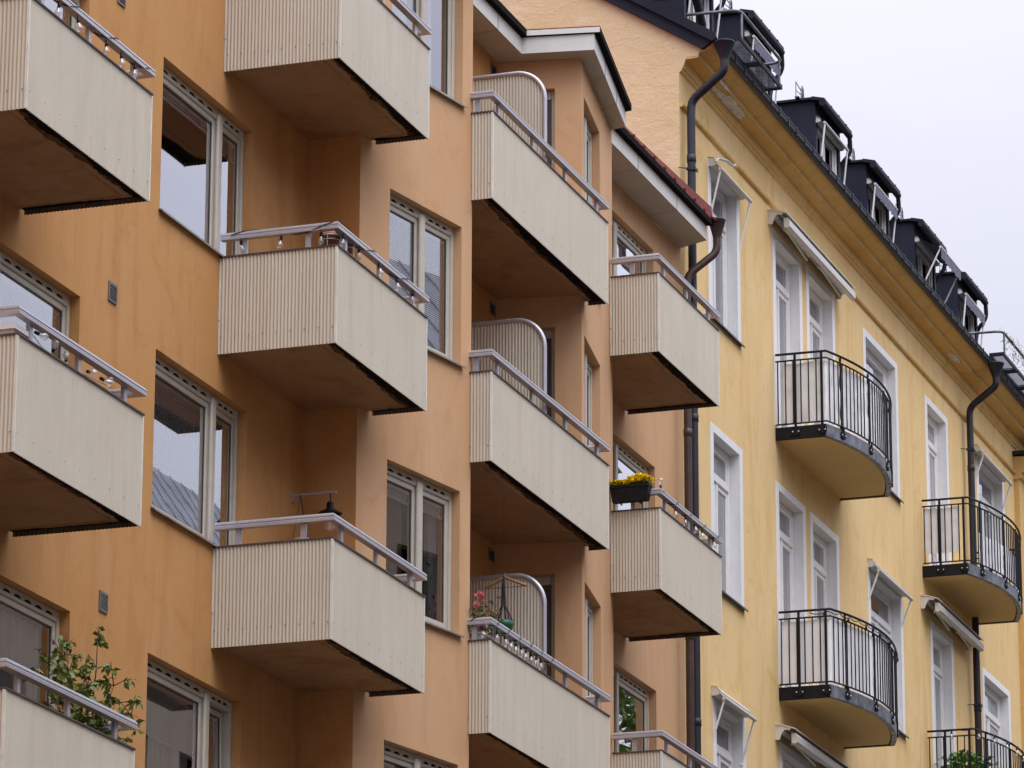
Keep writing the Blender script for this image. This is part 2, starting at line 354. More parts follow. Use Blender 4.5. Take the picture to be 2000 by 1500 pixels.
# ------------------------------------------------------------------ orange apartment block
OB = thing('apartment_building', 'orange plastered apartment block with beige corrugated balconies', 'building', (36, 0, 0))
def head(k): return zt(k)+1.515
def sillz(k): return zt(k)+.035
def floorz(k): return zt(k)-.78
W0X = (31.25, 33.345); W1X = (34.98, 37.14); DX = (48.1, 50.05)
W0M = 31.86; W1M = 36.50; DM = 48.74                # mullion between balcony door and window
W2U = (.57, 1.985)
CWU = (-2.19, -.98)                                  # window in the canted wall on the right of the recess
def build_orange_walls():
    w = MB(); top = 19.12
    def comb(x0, x1, mull, door_left, ks):
        hs = []
        for k in ks:
            hd = head(k)
            if door_left: hs += [(x0, mull, floorz(k), hd), (mull, x1, sillz(k), hd)]
            else: hs += [(x0, mull, sillz(k), hd), (mull, x1, floorz(k), hd)]
        return hs
    def grid_with(fr, u0, u1, holes, mi=0):
        # merge window+door openings: reveal faces between them are skipped by the frame covering them
        wall_grid(w, fr, u0, u1, 0, top, holes, RD+.06, mi)
    grid_with(FA, 29.75, 34.163, comb(*W0X, W0M, True, (1, 2, 3)))
    grid_with(FA, 34.163, 38.575, comb(*W1X, W1M, False, (1, 2, 3)))
    w.face([FA(38.575, 0, 0), FB(0, 0, 0), FB(0, 0, top), FA(38.575, 0, top)])
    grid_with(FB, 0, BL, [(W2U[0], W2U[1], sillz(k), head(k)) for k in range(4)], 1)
    e = FB(BL, 0, 0); ib = 2*CX-44.135
    w.face([(e[0], e[1], 0), (ib, -.01, 0), (ib, -.01, top), (e[0], e[1], top)])
    w.face([(ib, -.01, 0), (44.135, -.01, 0), (44.135, -.01, top), (ib, -.01, top)])
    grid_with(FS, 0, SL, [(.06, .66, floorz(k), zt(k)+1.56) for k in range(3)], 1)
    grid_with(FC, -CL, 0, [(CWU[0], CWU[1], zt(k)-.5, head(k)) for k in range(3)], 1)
    w.face([(46.671, -.548, 0), (46.671, 0, 0), (46.671, 0, top), (46.671, -.548, top)])
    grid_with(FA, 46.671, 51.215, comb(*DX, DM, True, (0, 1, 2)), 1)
    # the rest of the shell, out of sight
    w.face([(29.75, 0, 0), (29.75, -.55, 0), (29.75, -.55, top), (29.75, 0, top)])
    w.face([(29.75, -.55, 0), (27.6, -.95, 0), (27.6, -.95, top), (29.75, -.55, top)]); w.face([(27.6, -.95, 0), (18, -.95, 0), (18, -.95, top), (27.6, -.95, top)])
    w.face([(18, -.95, 0), (18, 11, 0), (18, 11, top), (18, -.95, top)]); w.face([(18, 11, 0), (51.2, 11, 0), (51.2, 11, top), (18, 11, top)])
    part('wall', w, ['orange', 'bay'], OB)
build_orange_walls()

def louvre(fr, u0, u1, z0, z1, d=.006):
    v = MB(); v.box(u0, u1, d-.008, .02, z0, z1, 1, fr)
    t = .012
    v.box(u0, u0+t, d-.02, d-.008, z0, z1, 0, fr); v.box(u1-t, u1, d-.02, d-.008, z0, z1, 0, fr); v.box(u0+t, u1-t, d-.02, d-.008, z1-t*2, z1, 0, fr); v.box(u0+t, u1-t, d-.02, d-.008, z0, z0+t, 0, fr)
    n = 7
    for i in range(n):
        z = z0+t+(z1-z0-3*t)*(i+.3)/n
        v.mesh([fr(u0+t, d-.02, z), fr(u1-t, d-.02, z), fr(u1-t, d-.009, z+.018), fr(u0+t, d-.009, z+.018)], [(0, 1, 2, 3)], 0)
    part('air_vent', v, ['vent_metal', 'slot'], OB)
M['vent_metal'] = plain('grey_vent_metal', (.21, .20, .20), .5, .2, var=.2)
for k in range(4):
    louvre(FA, 33.915, 34.085, zt(k)-1.145, zt(k)-.965)
for k in range(3): louvre(Fr(0, -.01, 0), 43.93, 44.10, zt(k)+1.69-.0, zt(k)+1.83)

def slats(mb, fr, u0, u1, z0, z1, d, pitch=.0225, w=.020, tilt=55, mi=0, skew=0):
    z = z1; c, s = math.cos(rad(tilt))*w/2, math.sin(rad(tilt))*w/2; i = 0
    while z > z0:
        mb.face([fr(u0, d-c, z-s), fr(u1, d-c, z-s+skew*(z1-z)), fr(u1, d+c, z+s+skew*(z1-z)), fr(u0, d+c, z+s)], mi); z -= pitch
    for u in (u0+.12*(u1-u0), u1-.12*(u1-u0)): mb.box(u-.002, u+.002, d-c-.002, d-c, z0, z1, mi, fr)
    mb.box(u0, u1, d-.015, d+.015, z1, z1+.03, mi, fr); mb.box(u0, u1, d-.012, d+.012, z0-.02, z0, mi, fr)
def drape(mb, fr, u0, u1, z0, z1, d, waves=6, amp=.03, mi=0, gather=0):
    n = waves*8; top = []; bot = []
    for i in range(n+1):
        t = i/n; a = amp*math.sin(t*waves*2*math.pi)+amp*.4*math.sin(t*waves*3.7*math.pi+1)
        top.append(fr(u0+(u1-u0)*t, d+a*.6, z1)); bot.append(fr(u0+(u1-u0)*(t*(1-gather)), d+a*1.2, z0))
    mb.mesh(bot+top, [(i, i+1, n+2+i, n+1+i) for i in range(n)], mi, True)
def room(fr, u0, u1, z0, z1, d, parent, depth=1.6):
    r = MB(); a, b = u0-.1, u1+.1
    P = lambda u, dd, z: fr(u, dd, z)
    d1 = d+depth
    r.face([P(a, d1, z0), P(b, d1, z0), P(b, d1, z1), P(a, d1, z1)]); r.face([P(a, d, z0), P(a, d1, z0), P(a, d1, z1), P(a, d, z1)])
    r.face([P(b, d, z0), P(b, d1, z0), P(b, d1, z1), P(b, d, z1)]); r.face([P(a, d, z0), P(b, d, z0), P(b, d1, z0), P(a, d1, z0)]); r.face([P(a, d, z1), P(b, d, z1), P(b, d1, z1), P(a, d1, z1)])
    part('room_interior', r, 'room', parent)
def sash(f, fr, u0, u1, z0, z1, d, w=.055, t=.05, mi=0):
    """a sash of four rails; returns the glass rectangle"""
    f.bevbox(u0, u0+w, d, d+t, z0, z1, .006, mi, fr); f.bevbox(u1-w, u1, d, d+t, z0, z1, .006, mi, fr)
    f.bevbox(u0+w, u1-w, d, d+t, z0, z0+w, .006, mi, fr); f.bevbox(u0+w, u1-w, d, d+t, z1-w, z1, .006, mi, fr)
    g = .009; q = .0006
    for (a, b, c, e) in ((u0+w+q, u0+w+g, z0+w+q, z1-w-q), (u1-w-g, u1-w-q, z0+w+q, z1-w-q)): f.box(a, b, d+.014, d+.019, c, e, 1, fr)
    for (c, e) in ((z0+w+q, z0+w+g), (z1-w-g, z1-w-q)): f.box(u0+w+g+q, u1-w-g-q, d+.014, d+.019, c, e, 1, fr)
    return (u0+w, u1-w, z0+w, z1-w, d+.021)
def slots(f, fr, u0, u1, z, d, n=6, mi=2):
    L = (u1-u0)/n
    for i in range(n):
        c = u0+L*(i+.5); hw = L*.34; P = []
        for a in range(9):
            t = math.pi*a/8; P.append(fr(c+hw*math.cos(t), d-.003, z-.012+.024*math.sin(t)))
        f.face(P, mi)
def orange_window(fr, u0, u1, zs, zh, leaves, dress, sill=True, nsl=True, name='window'):
    """leaves: list of (ua, ub, zbottom, n_slots, open) ; dress: list of dressing specs per leaf"""
    f = MB(); d = RD; panes = []; fw = .05; tw = .10
    for i, (a, b, zb, ns, op) in enumerate(leaves):
        a2 = a+(fw if i == 0 else .035); b2 = b-(fw if i == len(leaves)-1 else .035)
        f.bevbox(a, a2, d, d+.09, zb, zh, .008, 0, fr); f.bevbox(b2, b, d, d+.09, zb, zh, .008, 0, fr)
        f.bevbox(a2, b2, d, d+.09, zh-tw, zh, .008, 0, fr); f.bevbox(a2, b2, d, d+.09, zb, zb+.05, .008, 0, fr)
        if ns: slots(f, fr, a2+.08, b2-.08, zh-.055, d, ns)
        if op:   # tilted sash: hinge at the bottom, top leaning in
            panes.append((a2, b2, zb+.05, zh-tw, d+.02, True))
        else:
            panes.append(sash(f, fr, a2, b2, zb+.05, zh-tw, d+.018)+(False,))
    if len(leaves) == 2:                        # proud mullion cover
        um = leaves[0][1]; f.bevbox(um-.05, um+.05, d-.025, d, max(leaves[0][2], leaves[1][2]), zh-.04, .012, 0, fr)
    win = part(name, f, ['frame', 'frame_dark', 'slot'], OB)
    for (a, b, c, e, dd, op), (lf, ds) in zip(panes, zip(leaves, dress)):
        if op:
            s = MB(); L = e-c; k = .05
            def fo(u, q, z, fr=fr, c=c, dd=dd): t = (z-c)/L; return fr(u, dd+q+k*t, c+(z-c)*.995)
            sash(s, fo, a+.01, b-.01, c, e, 0); part('tilted_sash', s, ['frame', 'frame_dark'], win)
            F2 = fo; a, b, c, e, dd = a+.065, b-.065, c+.055, e-.055, .02
        else: F2 = fr
        p = MB(); p.face([F2(a, dd, c), F2(b, dd, c), F2(b, dd, e), F2(a, dd, e)]); part('pane', p, 'glass', win)
        for spec in ds:
            q = MB(); kind = spec[0]
            if kind == 'blind': slats(q, F2, a+.012, b-.012, c+(1-spec[1])*(e-c)+.02, e-.04, dd+.032, skew=spec[3] if len(spec) > 3 else 0, tilt=spec[4] if len(spec) > 4 else 66); part('venetian_blind', q, spec[2], win)
            elif kind == 'curtain': drape(q, fr, a+(b-a)*spec[1], a+(b-a)*spec[2], c, e, dd+.11, int(4+6*(spec[2]-spec[1]))); part('curtain', q, spec[3], win)
    lo = min(l[2] for l in leaves)
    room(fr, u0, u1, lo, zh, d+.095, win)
    if sill:
        sl = [l for l in leaves if abs(l[2]-zs) < .2]
        if sl:
            a, b = sl[0][0]-.03, sl[-1][1]+.03
            s = MB(); P = [(.08, zs+.03), (-.035, zs-.005), (-.045, zs-.012), (-.045, zs-.03), (-.038, zs-.03), (-.036, zs-.018), (.08, zs+.015)]
            n = len(P); vs = [fr(a, q, z) for q, z in P]+[fr(b, q, z) for q, z in P]
            s.mesh(vs, [(i, (i+1) % n, n+(i+1) % n, n+i) for i in range(n)]); s.face(vs[:n]); s.face(vs[n:]); part('sill', s, 'sill', win)
    return win
BW = 'blind'
def build_orange_windows():
    d0 = {1: [('blind', 1, BW)], 2: [('blind', 1, BW)], 3: [('curtain', 0, 1, 'curtain')]}
    for k in (1, 2, 3):
        orange_window(FA, *W0X, sillz(k), head(k), [(W0X[0], W0M, floorz(k), 3, False), (W0M, W0X[1], sillz(k), 6, False)], [d0[k], d0[k]])
    d1 = {1: ([('blind', .1, BW)], [('blind', .1, BW)]), 2: ([('blind', 1, BW)], [('blind', 1, BW)]), 3: ([('blind', .42, BW, .06), ('curtain', .25, 1, 'curtain')], [('blind', 1, 'blind_beige')])}
    for k in (1, 2, 3):
        orange_window(FA, *W1X, sillz(k), head(k), [(W1X[0], W1M, sillz(k), 6, False), (W1M, W1X[1], floorz(k), 3, k == 3)], d1[k])
    um = sum(W2U)/2+.05
    d2 = {0: ([('curtain', 0, 1, 'curtain')], [('curtain', .0, .6, 'curtain')]), 1: ([('blind', 1, BW)], [('blind', 1, BW)]),
          2: ([('blind', .12, BW), ('curtain', 0, 1, 'curtain_brown')], [('blind', .12, BW), ('curtain', .62, 1, 'curtain')]), 3: ([('blind', .15, BW)], [('blind', .15, BW)])}
    for k in range(4):
        orange_window(FB, *W2U, sillz(k), head(k), [(W2U[0], um, sillz(k), 3, False), (um, W2U[1], sillz(k), 3, False)], d2[k])
    uc = (CWU[0]+CWU[1])/2
    for k in range(3):
        orange_window(FC, *CWU, zt(k)-.5, head(k), [(CWU[0], uc, zt(k)-.5, 3, False), (uc, CWU[1], zt(k)-.5, 3, False)], [[('curtain', 0, 1, 'curtain')], [('curtain', .0, 1, 'curtain')]])
    dd = {0: [('blind', 1, BW)], 1: [('blind', .12, BW), ('curtain', 0, .9, 'curtain')], 2: [('blind', .14, BW)]}
    for k in range(3):
        orange_window(FA, *DX, sillz(k), head(k), [(DX[0], DM, floorz(k), 2, False), (DM, DX[1], sillz(k), 6, False)], [dd[k], dd[k]])
    for k in range(3):
        orange_window(FS, .06, .66, 0, zt(k)+1.56, [(.06, .66, floorz(k), 1, False)], [[('blind', .9, BW)] if k == 1 else []], sill=False, name='balcony_door')
build_orange_windows()

# ---- balconies
def corr(mb, p0, p1, z0, z1, out, pitch=.0355, amp=.0075, th=.003, seed=0):
    """corrugated sheet from p0 to p1 (xy), bulging towards 'out'"""
    p0, p1 = Vector(p0), Vector(p1); L = (p1-p0).length; t = (p1-p0)/L; n = max(2, round(L/pitch))*8; o = Vector(out)
    A, B = [], []
    for i in range(n+1):
        s = L*i/n; ph = 2*math.pi*i/8; q = p0+t*s+o*(amp*math.cos(ph)); A.append(q); B.append(q-o*th)
    rows = [(A, z0), (A, z1), (B, z1), (B, z0)]; m = n+1
    for r in range(4):
        r2 = (r+1) % 4; b = len(mb.v)
        for R_, z in (rows[r], rows[r2]): mb.v += [(q.x, q.y, z) for q in R_]
        for i in range(n):
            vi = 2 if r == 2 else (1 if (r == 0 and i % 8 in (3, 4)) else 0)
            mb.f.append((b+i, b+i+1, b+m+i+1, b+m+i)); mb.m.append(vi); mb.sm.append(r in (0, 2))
RAILP = [(-.036, .0), (-.036, .026), (-.031, .033), (-.031, .037), (-.036, .042), (-.034, .056), (-.02, .07), (.0, .074), (.02, .07), (.034, .056), (.036, .042), (.031, .037), (.031, .033), (.036, .026), (.036, .0)]
def rail(mb, path, z):
    """aluminium handrail profile mitred along an xy path"""
    P = [Vector(p) for p in path]; rings = []
    for i, p in enumerate(P):
        a = (P[i]-P[i-1]).normalized() if i else (P[1]-P[0]).normalized(); b = (P[i+1]-P[i]).normalized() if i < len(P)-1 else a
        na, nb = Vector((a.y, -a.x)), Vector((b.y, -b.x)); m = (na+nb).normalized(); m /= max(.2, m.dot(na))
        rings.append([(p.x+m.x*u, p.y+m.y*u, z+h) for u, h in RAILP])
    n = len(RAILP)
    vs = sum(rings, []); fs = []
    for i in range(len(P)-1):
        for k in range(n): j = (k+1) % n; fs.append((i*n+k, i*n+j, (i+1)*n+j, (i+1)*n+k))
    mb.mesh(vs, fs); mb.face(rings[0][::-1]); mb.face(rings[-1])
def balcony(x0, x1, k, yl, yr, slabpoly, posts_f, posts_l, posts_r, screen=False, z_off=0, label=None):
    zT, zB = zt(k), ZB0-H*k; yf = YF
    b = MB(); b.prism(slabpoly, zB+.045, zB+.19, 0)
    xs0, xs1 = x0+.035, x1-.035
    inn = .03
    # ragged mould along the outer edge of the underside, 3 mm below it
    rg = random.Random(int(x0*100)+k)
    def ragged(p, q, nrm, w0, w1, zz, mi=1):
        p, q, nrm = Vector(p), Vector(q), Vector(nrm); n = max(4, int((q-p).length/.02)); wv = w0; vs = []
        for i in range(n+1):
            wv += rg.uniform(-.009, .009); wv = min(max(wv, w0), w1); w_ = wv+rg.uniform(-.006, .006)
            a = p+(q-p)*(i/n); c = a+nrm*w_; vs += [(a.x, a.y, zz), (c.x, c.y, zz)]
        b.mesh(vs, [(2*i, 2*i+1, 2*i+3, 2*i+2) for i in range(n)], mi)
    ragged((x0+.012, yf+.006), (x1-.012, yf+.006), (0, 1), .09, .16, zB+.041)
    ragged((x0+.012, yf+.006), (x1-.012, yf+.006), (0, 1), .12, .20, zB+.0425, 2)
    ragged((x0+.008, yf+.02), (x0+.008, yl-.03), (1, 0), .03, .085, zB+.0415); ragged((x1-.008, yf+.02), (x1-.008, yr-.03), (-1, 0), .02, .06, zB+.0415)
    # rounded drip ridge
    b.tube([(x0+.10, yl-.02, zB+.045), (x0+.10, yf+.215, zB+.045), (x1-.09, yf+.215, zB+.045), (x1-.09, yr-.02, zB+.045)], .010, 6, 0)
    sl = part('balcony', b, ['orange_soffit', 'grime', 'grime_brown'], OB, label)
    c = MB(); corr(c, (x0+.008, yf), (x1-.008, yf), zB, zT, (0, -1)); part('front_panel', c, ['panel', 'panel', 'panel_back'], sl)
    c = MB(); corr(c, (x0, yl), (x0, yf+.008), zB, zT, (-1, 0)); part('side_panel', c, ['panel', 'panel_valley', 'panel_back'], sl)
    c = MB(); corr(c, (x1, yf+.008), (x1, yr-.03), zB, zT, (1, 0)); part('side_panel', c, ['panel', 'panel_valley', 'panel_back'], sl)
    for bx in ((x0-.010, x0+.012, yf-.010, yf+.012, zB), (x1-.012, x1+.010, yf-.010, yf+.012, zB), (x0-.014, x0+.012, yl-.012, yl, zB+.33)):
        t = MB(); t.box(*bx, zT-.002); part('corner_trim', t, 'panel_trim', sl)
    cp = MB(); h = .014
    cp.box(x0-.014, x1+.014, yf-.016, yf+.03, zT, zT+h); cp.box(x0-.014, x0+.03, yf+.03, yl, zT, zT+h); cp.box(x1-.03, x1+.014, yf+.03, yr, zT, zT+h)
    part('coping', cp, 'coping', sl)
    r = MB(); zr = zT+.168; yc = yf+.012
    rail(r, [(x0+.012, yl-.008), (x0+.012, yc), (x1-.012, yc), (x1-.012, yr-.012)], zr); part('handrail', r, 'alu', sl)
    def post(x, y, along):
        p = MB(); hw, ht = (.026, .018) if along == 'x' else (.018, .026)
        p.bevbox(x-hw, x+hw, y-ht, y+ht, zT-.3, zr+.004, .004); part('post', p, 'alu', sl)
    for px in posts_f: post(x0+px, yf+.035, 'x')
    for py in posts_l: post(x0+.035, py, 'y')
    for py in posts_r: post(x1-.035, py, 'y')
    # screws along the foot of the cladding
    s = MB()
    n = int((x1-x0)/.3)
    for i in range(n+1): s.box(x0+.05+i*(x1-x0-.1)/n-.0025, x0+.05+i*(x1-x0-.1)/n+.0025, yf-.011, yf-.006, zB+.156, zB+.161)
    m = max(1, int((yl-yf)/.14))
    for i in range(m+1): y = yl-.03+(yf-yl+.06)*i/m; s.box(x0-.011, x0-.006, y-.004, y+.004, zB+.155, zB+.163)
    part('screw_row', s, 'slot', sl)
    if screen:
        q = MB(); zb_, zt_ = zB+.2, zT+1.135; yb, yfr, R_ = -.015, yf+.08, .33
        n = 36*8
        prof = []
        for i in range(n+1):
            y = yb+(yfr-yb)*i/n; e = y-yfr
            z = zt_ if e > R_ else zt_-R_+math.sqrt(max(0, R_**2-(R_-e)**2))
            prof.append((CX+.011*math.cos(2*math.pi*i/8*.85), y, z))
        vs = [(x, y, zb_) for x, y, z in prof]+[(x, y, z) for x, y, z in prof]
        for i in range(n):
            q.f.append(tuple(len(q.v)+j for j in (i, i+1, n+2+i, n+1+i))); ph = (i*.85) % 8; q.m.append(1 if 1.5 < ph < 2.6 else 0); q.sm.append(True)
        q.v += vs
        part('privacy_screen', q, ['panel', 'panel_valley'], sl)
        e = MB(); path = [(CX, yb, zt_+.01), (CX, yfr+R_, zt_+.01)]+[(CX, yfr+R_-R_*math.sin(a), zt_+.01-R_+R_*math.cos(a)) for a in [math.pi/2*i/10 for i in range(1, 11)]]+[(CX, yfr, zb_)]
        e.tube(path, .026, 8); part('screen_edge_tube', e, 'alu', sl)
    return sl
def byB(x): return -.548-(x-38.575)*math.tan(rad(BA))
W2C = 2.4026
c1x, c2x = 29.703, 36.3882
BALC = {}
def build_balconies():
    e = FB(BL, 0, 0)
    for k in (0, 1, 2):
        x0, x1 = c2x, c2x+W2C
        poly = [(x0+.02, -.002), (x0+.02, YF+.01), (x1-.02, YF+.01), (x1-.02, byB(x1-.02)-.002), (38.572, -.552), (38.572, -.002)]
        BALC[2, k] = balcony(x0, x1, k, -.004, byB(x1)-.004, poly, (.29, 1.2, 2.1), (-.24, -.88), (-.95,))
    for k in (1, 2, 3):
        x0, x1 = c1x, c1x+W2C
        poly = [(x0+.02, -.552), (x0+.02, YF+.01), (x1-.02, YF+.01), (x1-.02, -.002), (29.76, -.002), (29.76, -.552)]
        BALC[1, k] = balcony(x0, x1, k, -.58, -.004, poly, (.29, 1.2, 2.1), (-.88,), (-.24, -.88))
    for k in (0, 1, 2):
        x0, x1 = CX-1.9183, CX+1.9183
        yb = byB(x0)-.004
        poly = [(x0+.02, byB(x0+.02)+.03), (x0+.02, YF+.01), (x1-.02, YF+.01), (x1-.02, -.90), (44.28, -.93), (44.132, -.013), (2*CX-44.13, -.013), (40.74, -.93)]
        BALC[3, k] = balcony(x0, x1, k, yb+.02, -.92, poly, (.27, 1.37, 2.46, 3.55), (-1.0,), (-1.0,), screen=True)
    for k in (0, 1, 2):
        x0 = 2*CX-(c2x+W2C); x1 = x0+W2C
        yl = -.548-(46.671-x0)*math.tan(rad(CA))
        poly = [(x0+.02, yl), (x0+.02, YF+.01), (x1-.02, YF+.01), (x1-.02, -.002), (46.674, -.002), (46.674, -.55)]
        BALC[4, k] = balcony(x0, x1, k, yl-.01, -.004, poly, (.3, 1.2, 2.1), (-.85,), (-.24, -.88))
build_balconies()

# ---- eaves and roof of the orange block (follow the plan of the wall)
def build_orange_roof():
    zs = 19.12; oh = .36; fh = .19
    wallp = [(29.75, 0), (38.575, 0), FB(0, 0, 0)[:2], FB(BL, 0, 0)[:2], (2*CX-44.135, -.01), (44.135, -.01), FC(-CL, 0, 0)[:2], (46.671, -.548), (46.671, 0), (51.2, 0)]
    # outer line of the eave as read from the photograph
    edge = [(29.75, -.38), (38.3, -.38), (38.35, -.84), (41.1, -1.3), (41.28, -.37), (43.95, -.37), (44.09, -1.18), (46.63, -.735), (46.72, -.41), (51.0, -.41)]
    f = MB(); b = MB(); r = MB(); g = MB()
    for i in range(len(edge)-1):
        a, c = edge[i], edge[i+1]
        f.face([(*a, zs), (*c, zs), (*c, zs+fh), (*a, zs+fh)])
        b.face([(*wallp[i], zs+.002), (*wallp[i+1], zs+.002), (*c, zs+.002), (*a, zs+.002)])
        A, C = Vector(a), Vector(c); t = (C-A).normalized(); n = Vector((t.y, -t.x))
        L = (C-A).length
        # joints in the eave boards
        for s in ([L*.33, L*.7] if L > 1.5 else []):
            p = A+t*s; q = Vector(wallp[i])+(Vector(wallp[i+1])-Vector(wallp[i]))*(s/L)
            g.box(-.003, .003, -.002, .004, zs+.002, zs+fh-.002, 0, Fr(p.x+n.x*.002, p.y+n.y*.002, math.degrees(math.atan2(t.y, t.x))))
            g.face([(p.x-t.x*.004, p.y-t.y*.004, zs-.002), (p.x+t.x*.004, p.y+t.y*.004, zs-.002), (q.x+t.x*.004, q.y+t.y*.004, zs-.002), (q.x-t.x*.004, q.y-t.y*.004, zs-.002)])
    # end of the eave at the yellow house
    f.face([(51.0, -.41, zs), (51.2, 0, zs), (51.2, 0, zs+fh), (51.0, -.41, zs+fh)])
    ro = part('fascia', f, 'fascia', OB); part('eave_joint', g, 'frame_dark', ro)
    part('soffit', b, 'soffitboard', OB)
    # roof sheet: eave drip slightly proud, rising to a common line behind
    drip = []
    for i, p in enumerate(edge):
        a = Vector(edge[max(i-1, 0)]); c = Vector(edge[min(i+1, len(edge)-1)]); t = (c-a).normalized(); n = Vector((t.y, -t.x)); drip.append((p[0]+n.x*.07, p[1]+n.y*.07))
    drip[0] = (29.75, -.45); drip[-1] = (51.06, -.48)
    zz = [zs+fh+.01]*len(edge)
    for i in range(len(edge)-1):
        a, c = drip[i], drip[i+1]
        a1, c1 = (edge[i][0], edge[i][1]+.02), (edge[i+1][0], edge[i+1][1]+.02)
        r.face([(*a, zz[i]), (*c, zz[i]), (*c, zz[i]+.062), (*a, zz[i]+.062)], 2 if i == 5 else 1); r.face([(*a, zz[i]+.062), (*c, zz[i]+.062), (*c, zz[i]+.075), (*a, zz[i]+.075)], 0 if i in (5,) else 1)             # dark drip edge
        r.face([(*a, zz[i]), (*c, zz[i]), (*c1, zz[i]-.005), (*a1, zz[i]-.005)], 1)
        r.face([(*a, zz[i]+.075), (*c, zz[i]+.075), (c[0], .35, 19.47), (a[0], .35, 19.47)], 0)
        r.face([(a[0], .35, 19.47), (c[0], .35, 19.47), (c[0], 3.0, 20.2), (a[0], 3.0, 20.2)], 0)
        r.face([(a[0], 3.0, 20.2), (c[0], 3.0, 20.2), (c[0], 10.9, 21.8), (a[0], 10.9, 21.8)], 0)
    rf = part('roof', r, ['redroof', 'slot', 'fascia'], OB)
    se = MB()
    for x in [46.9+.42*i for i in range(11)]:
        z0 = zs+fh+.085
        se.box(-.012, .012, 0, .8, 0, .03, 0, lambda u, d, z, x=x, z0=z0: (x+u, -.5+d, z0+z+d*.2))
    part('standing_seam', se, 'redroof', rf)
    # red standing gutter that climbs towards the hopper
    n = 11; xa, xb = 46.75, 51.08
    for i in range(n):
        a, b_ = xa+(xb-xa)*i/n, xa+(xb-xa)*(i+1)/n; q = MB()
        ha, hb = .035+.15*(i/n)**1.2, .035+.15*((i+1)/n)**1.2; z0 = zs+fh+.088
        P = [(a+.008, -.47, z0), (b_, -.47, z0), (b_, -.455, z0+hb), (a+.008, -.455, z0+ha)]
        q.mesh(P+[(x, y+.02, z) for x, y, z in P], [(0, 1, 2, 3), (7, 6, 5, 4), (3, 2, 6, 7), (0, 4, 5, 1), (1, 5, 6, 2), (0, 3, 7, 4)])
        q.box(b_-.008, b_+.006, 0, .03, 0, hb+.02, 0, lambda u, d, z, z0=z0: (u, -.485+d+z*.55, z0-.01+z))
        part('roof_gutter', q, 'redroof', OB)
    q = MB(); z0 = zs+fh+.09; q.mesh([(51.0, -.55, z0-.02), (51.25, -.57, z0-.04), (51.27, -.42, z0+.02), (51.02, -.38, z0+.13), (51.0, -.53, z0-.03), (51.25, -.55, z0-.06), (51.27, -.40, z0), (51.02, -.36, z0+.11)], [(0, 1, 2, 3), (7, 6, 5, 4), (0, 4, 5, 1), (1, 5, 6, 2), (2, 6, 7, 3), (3, 7, 4, 0)]); part('gutter_spout', q, 'redroof', OB)
build_orange_roof()

def pipe(path, r, mat, parent, collars=(), hopper=None, brackets=(), name='downpipe'):
    p = MB(); p.tube(path, r, 14)
    for z, rr in collars:
        x, y = None, None
        for a, b in zip(path, path[1:]):
            if min(a[2], b[2]) <= z <= max(a[2], b[2]):
                t = (z-a[2])/(b[2]-a[2]) if b[2] != a[2] else 0; x, y = a[0]+(b[0]-a[0])*t, a[1]+(b[1]-a[1])*t
        p.lathe((x, y, z), [(r, -.05), (rr, -.045), (rr, .045), (r, .05)], 14)
    o = part(name, p, mat, parent)
    if hopper:
        h = MB(); x, y, z, r0, hh = hopper
        h.lathe((x, y, z), [(r, -.02), (r*1.05, .0), (r0*.96, hh), (r0, hh+.005), (r0, hh+.02), (r0*.9, hh+.02), (r*.8, .02)], 4 if False else 16); part('hopper', h, mat, o)
    for (x, y, z) in brackets:
        b = MB(); b.box(x-r-.01, x+r+.01, y-r-.012, y-r+.005, z-.02, z+.02); b.box(x-r-.012, x-r-.002, y-r, y+r, z-.02, z+.02); b.tube([(x-r-.005, y, z), (x-r-.12, 0, z-.01)], .007, 6); part('pipe_bracket', b, mat, o)
    return o
def smooth_path(P, n=5, rr=.12):
    out = [Vector(P[0])]
    for i in range(1, len(P)-1):
        a, b, c = Vector(P[i-1]), Vector(P[i]), Vector(P[i+1]); d1 = (a-b); d2 = (c-b); q = min(rr, d1.length*.45, d2.length*.45)
        s, e = b+d1.normalized()*q, b+d2.normalized()*q
        for t in [j/n for j in range(n+1)]: out.append(s*(1-t)**2+b*2*t*(1-t)+e*t*t)
    out.append(Vector(P[-1])); return [tuple(v) for v in out]
pipe(smooth_path([(51.15, -.5, 19.22), (51.15, -.5, 19.0), (50.95, -.16, 18.66), (50.93, -.16, 18.3), (50.93, -.16, .2)]), .05, 'pipe_brown', OB, collars=((16.6, .057), (14.0, .057)), hopper=(51.15, -.5, 19.2, .115, .21), brackets=((50.93, -.16, 14.35),))

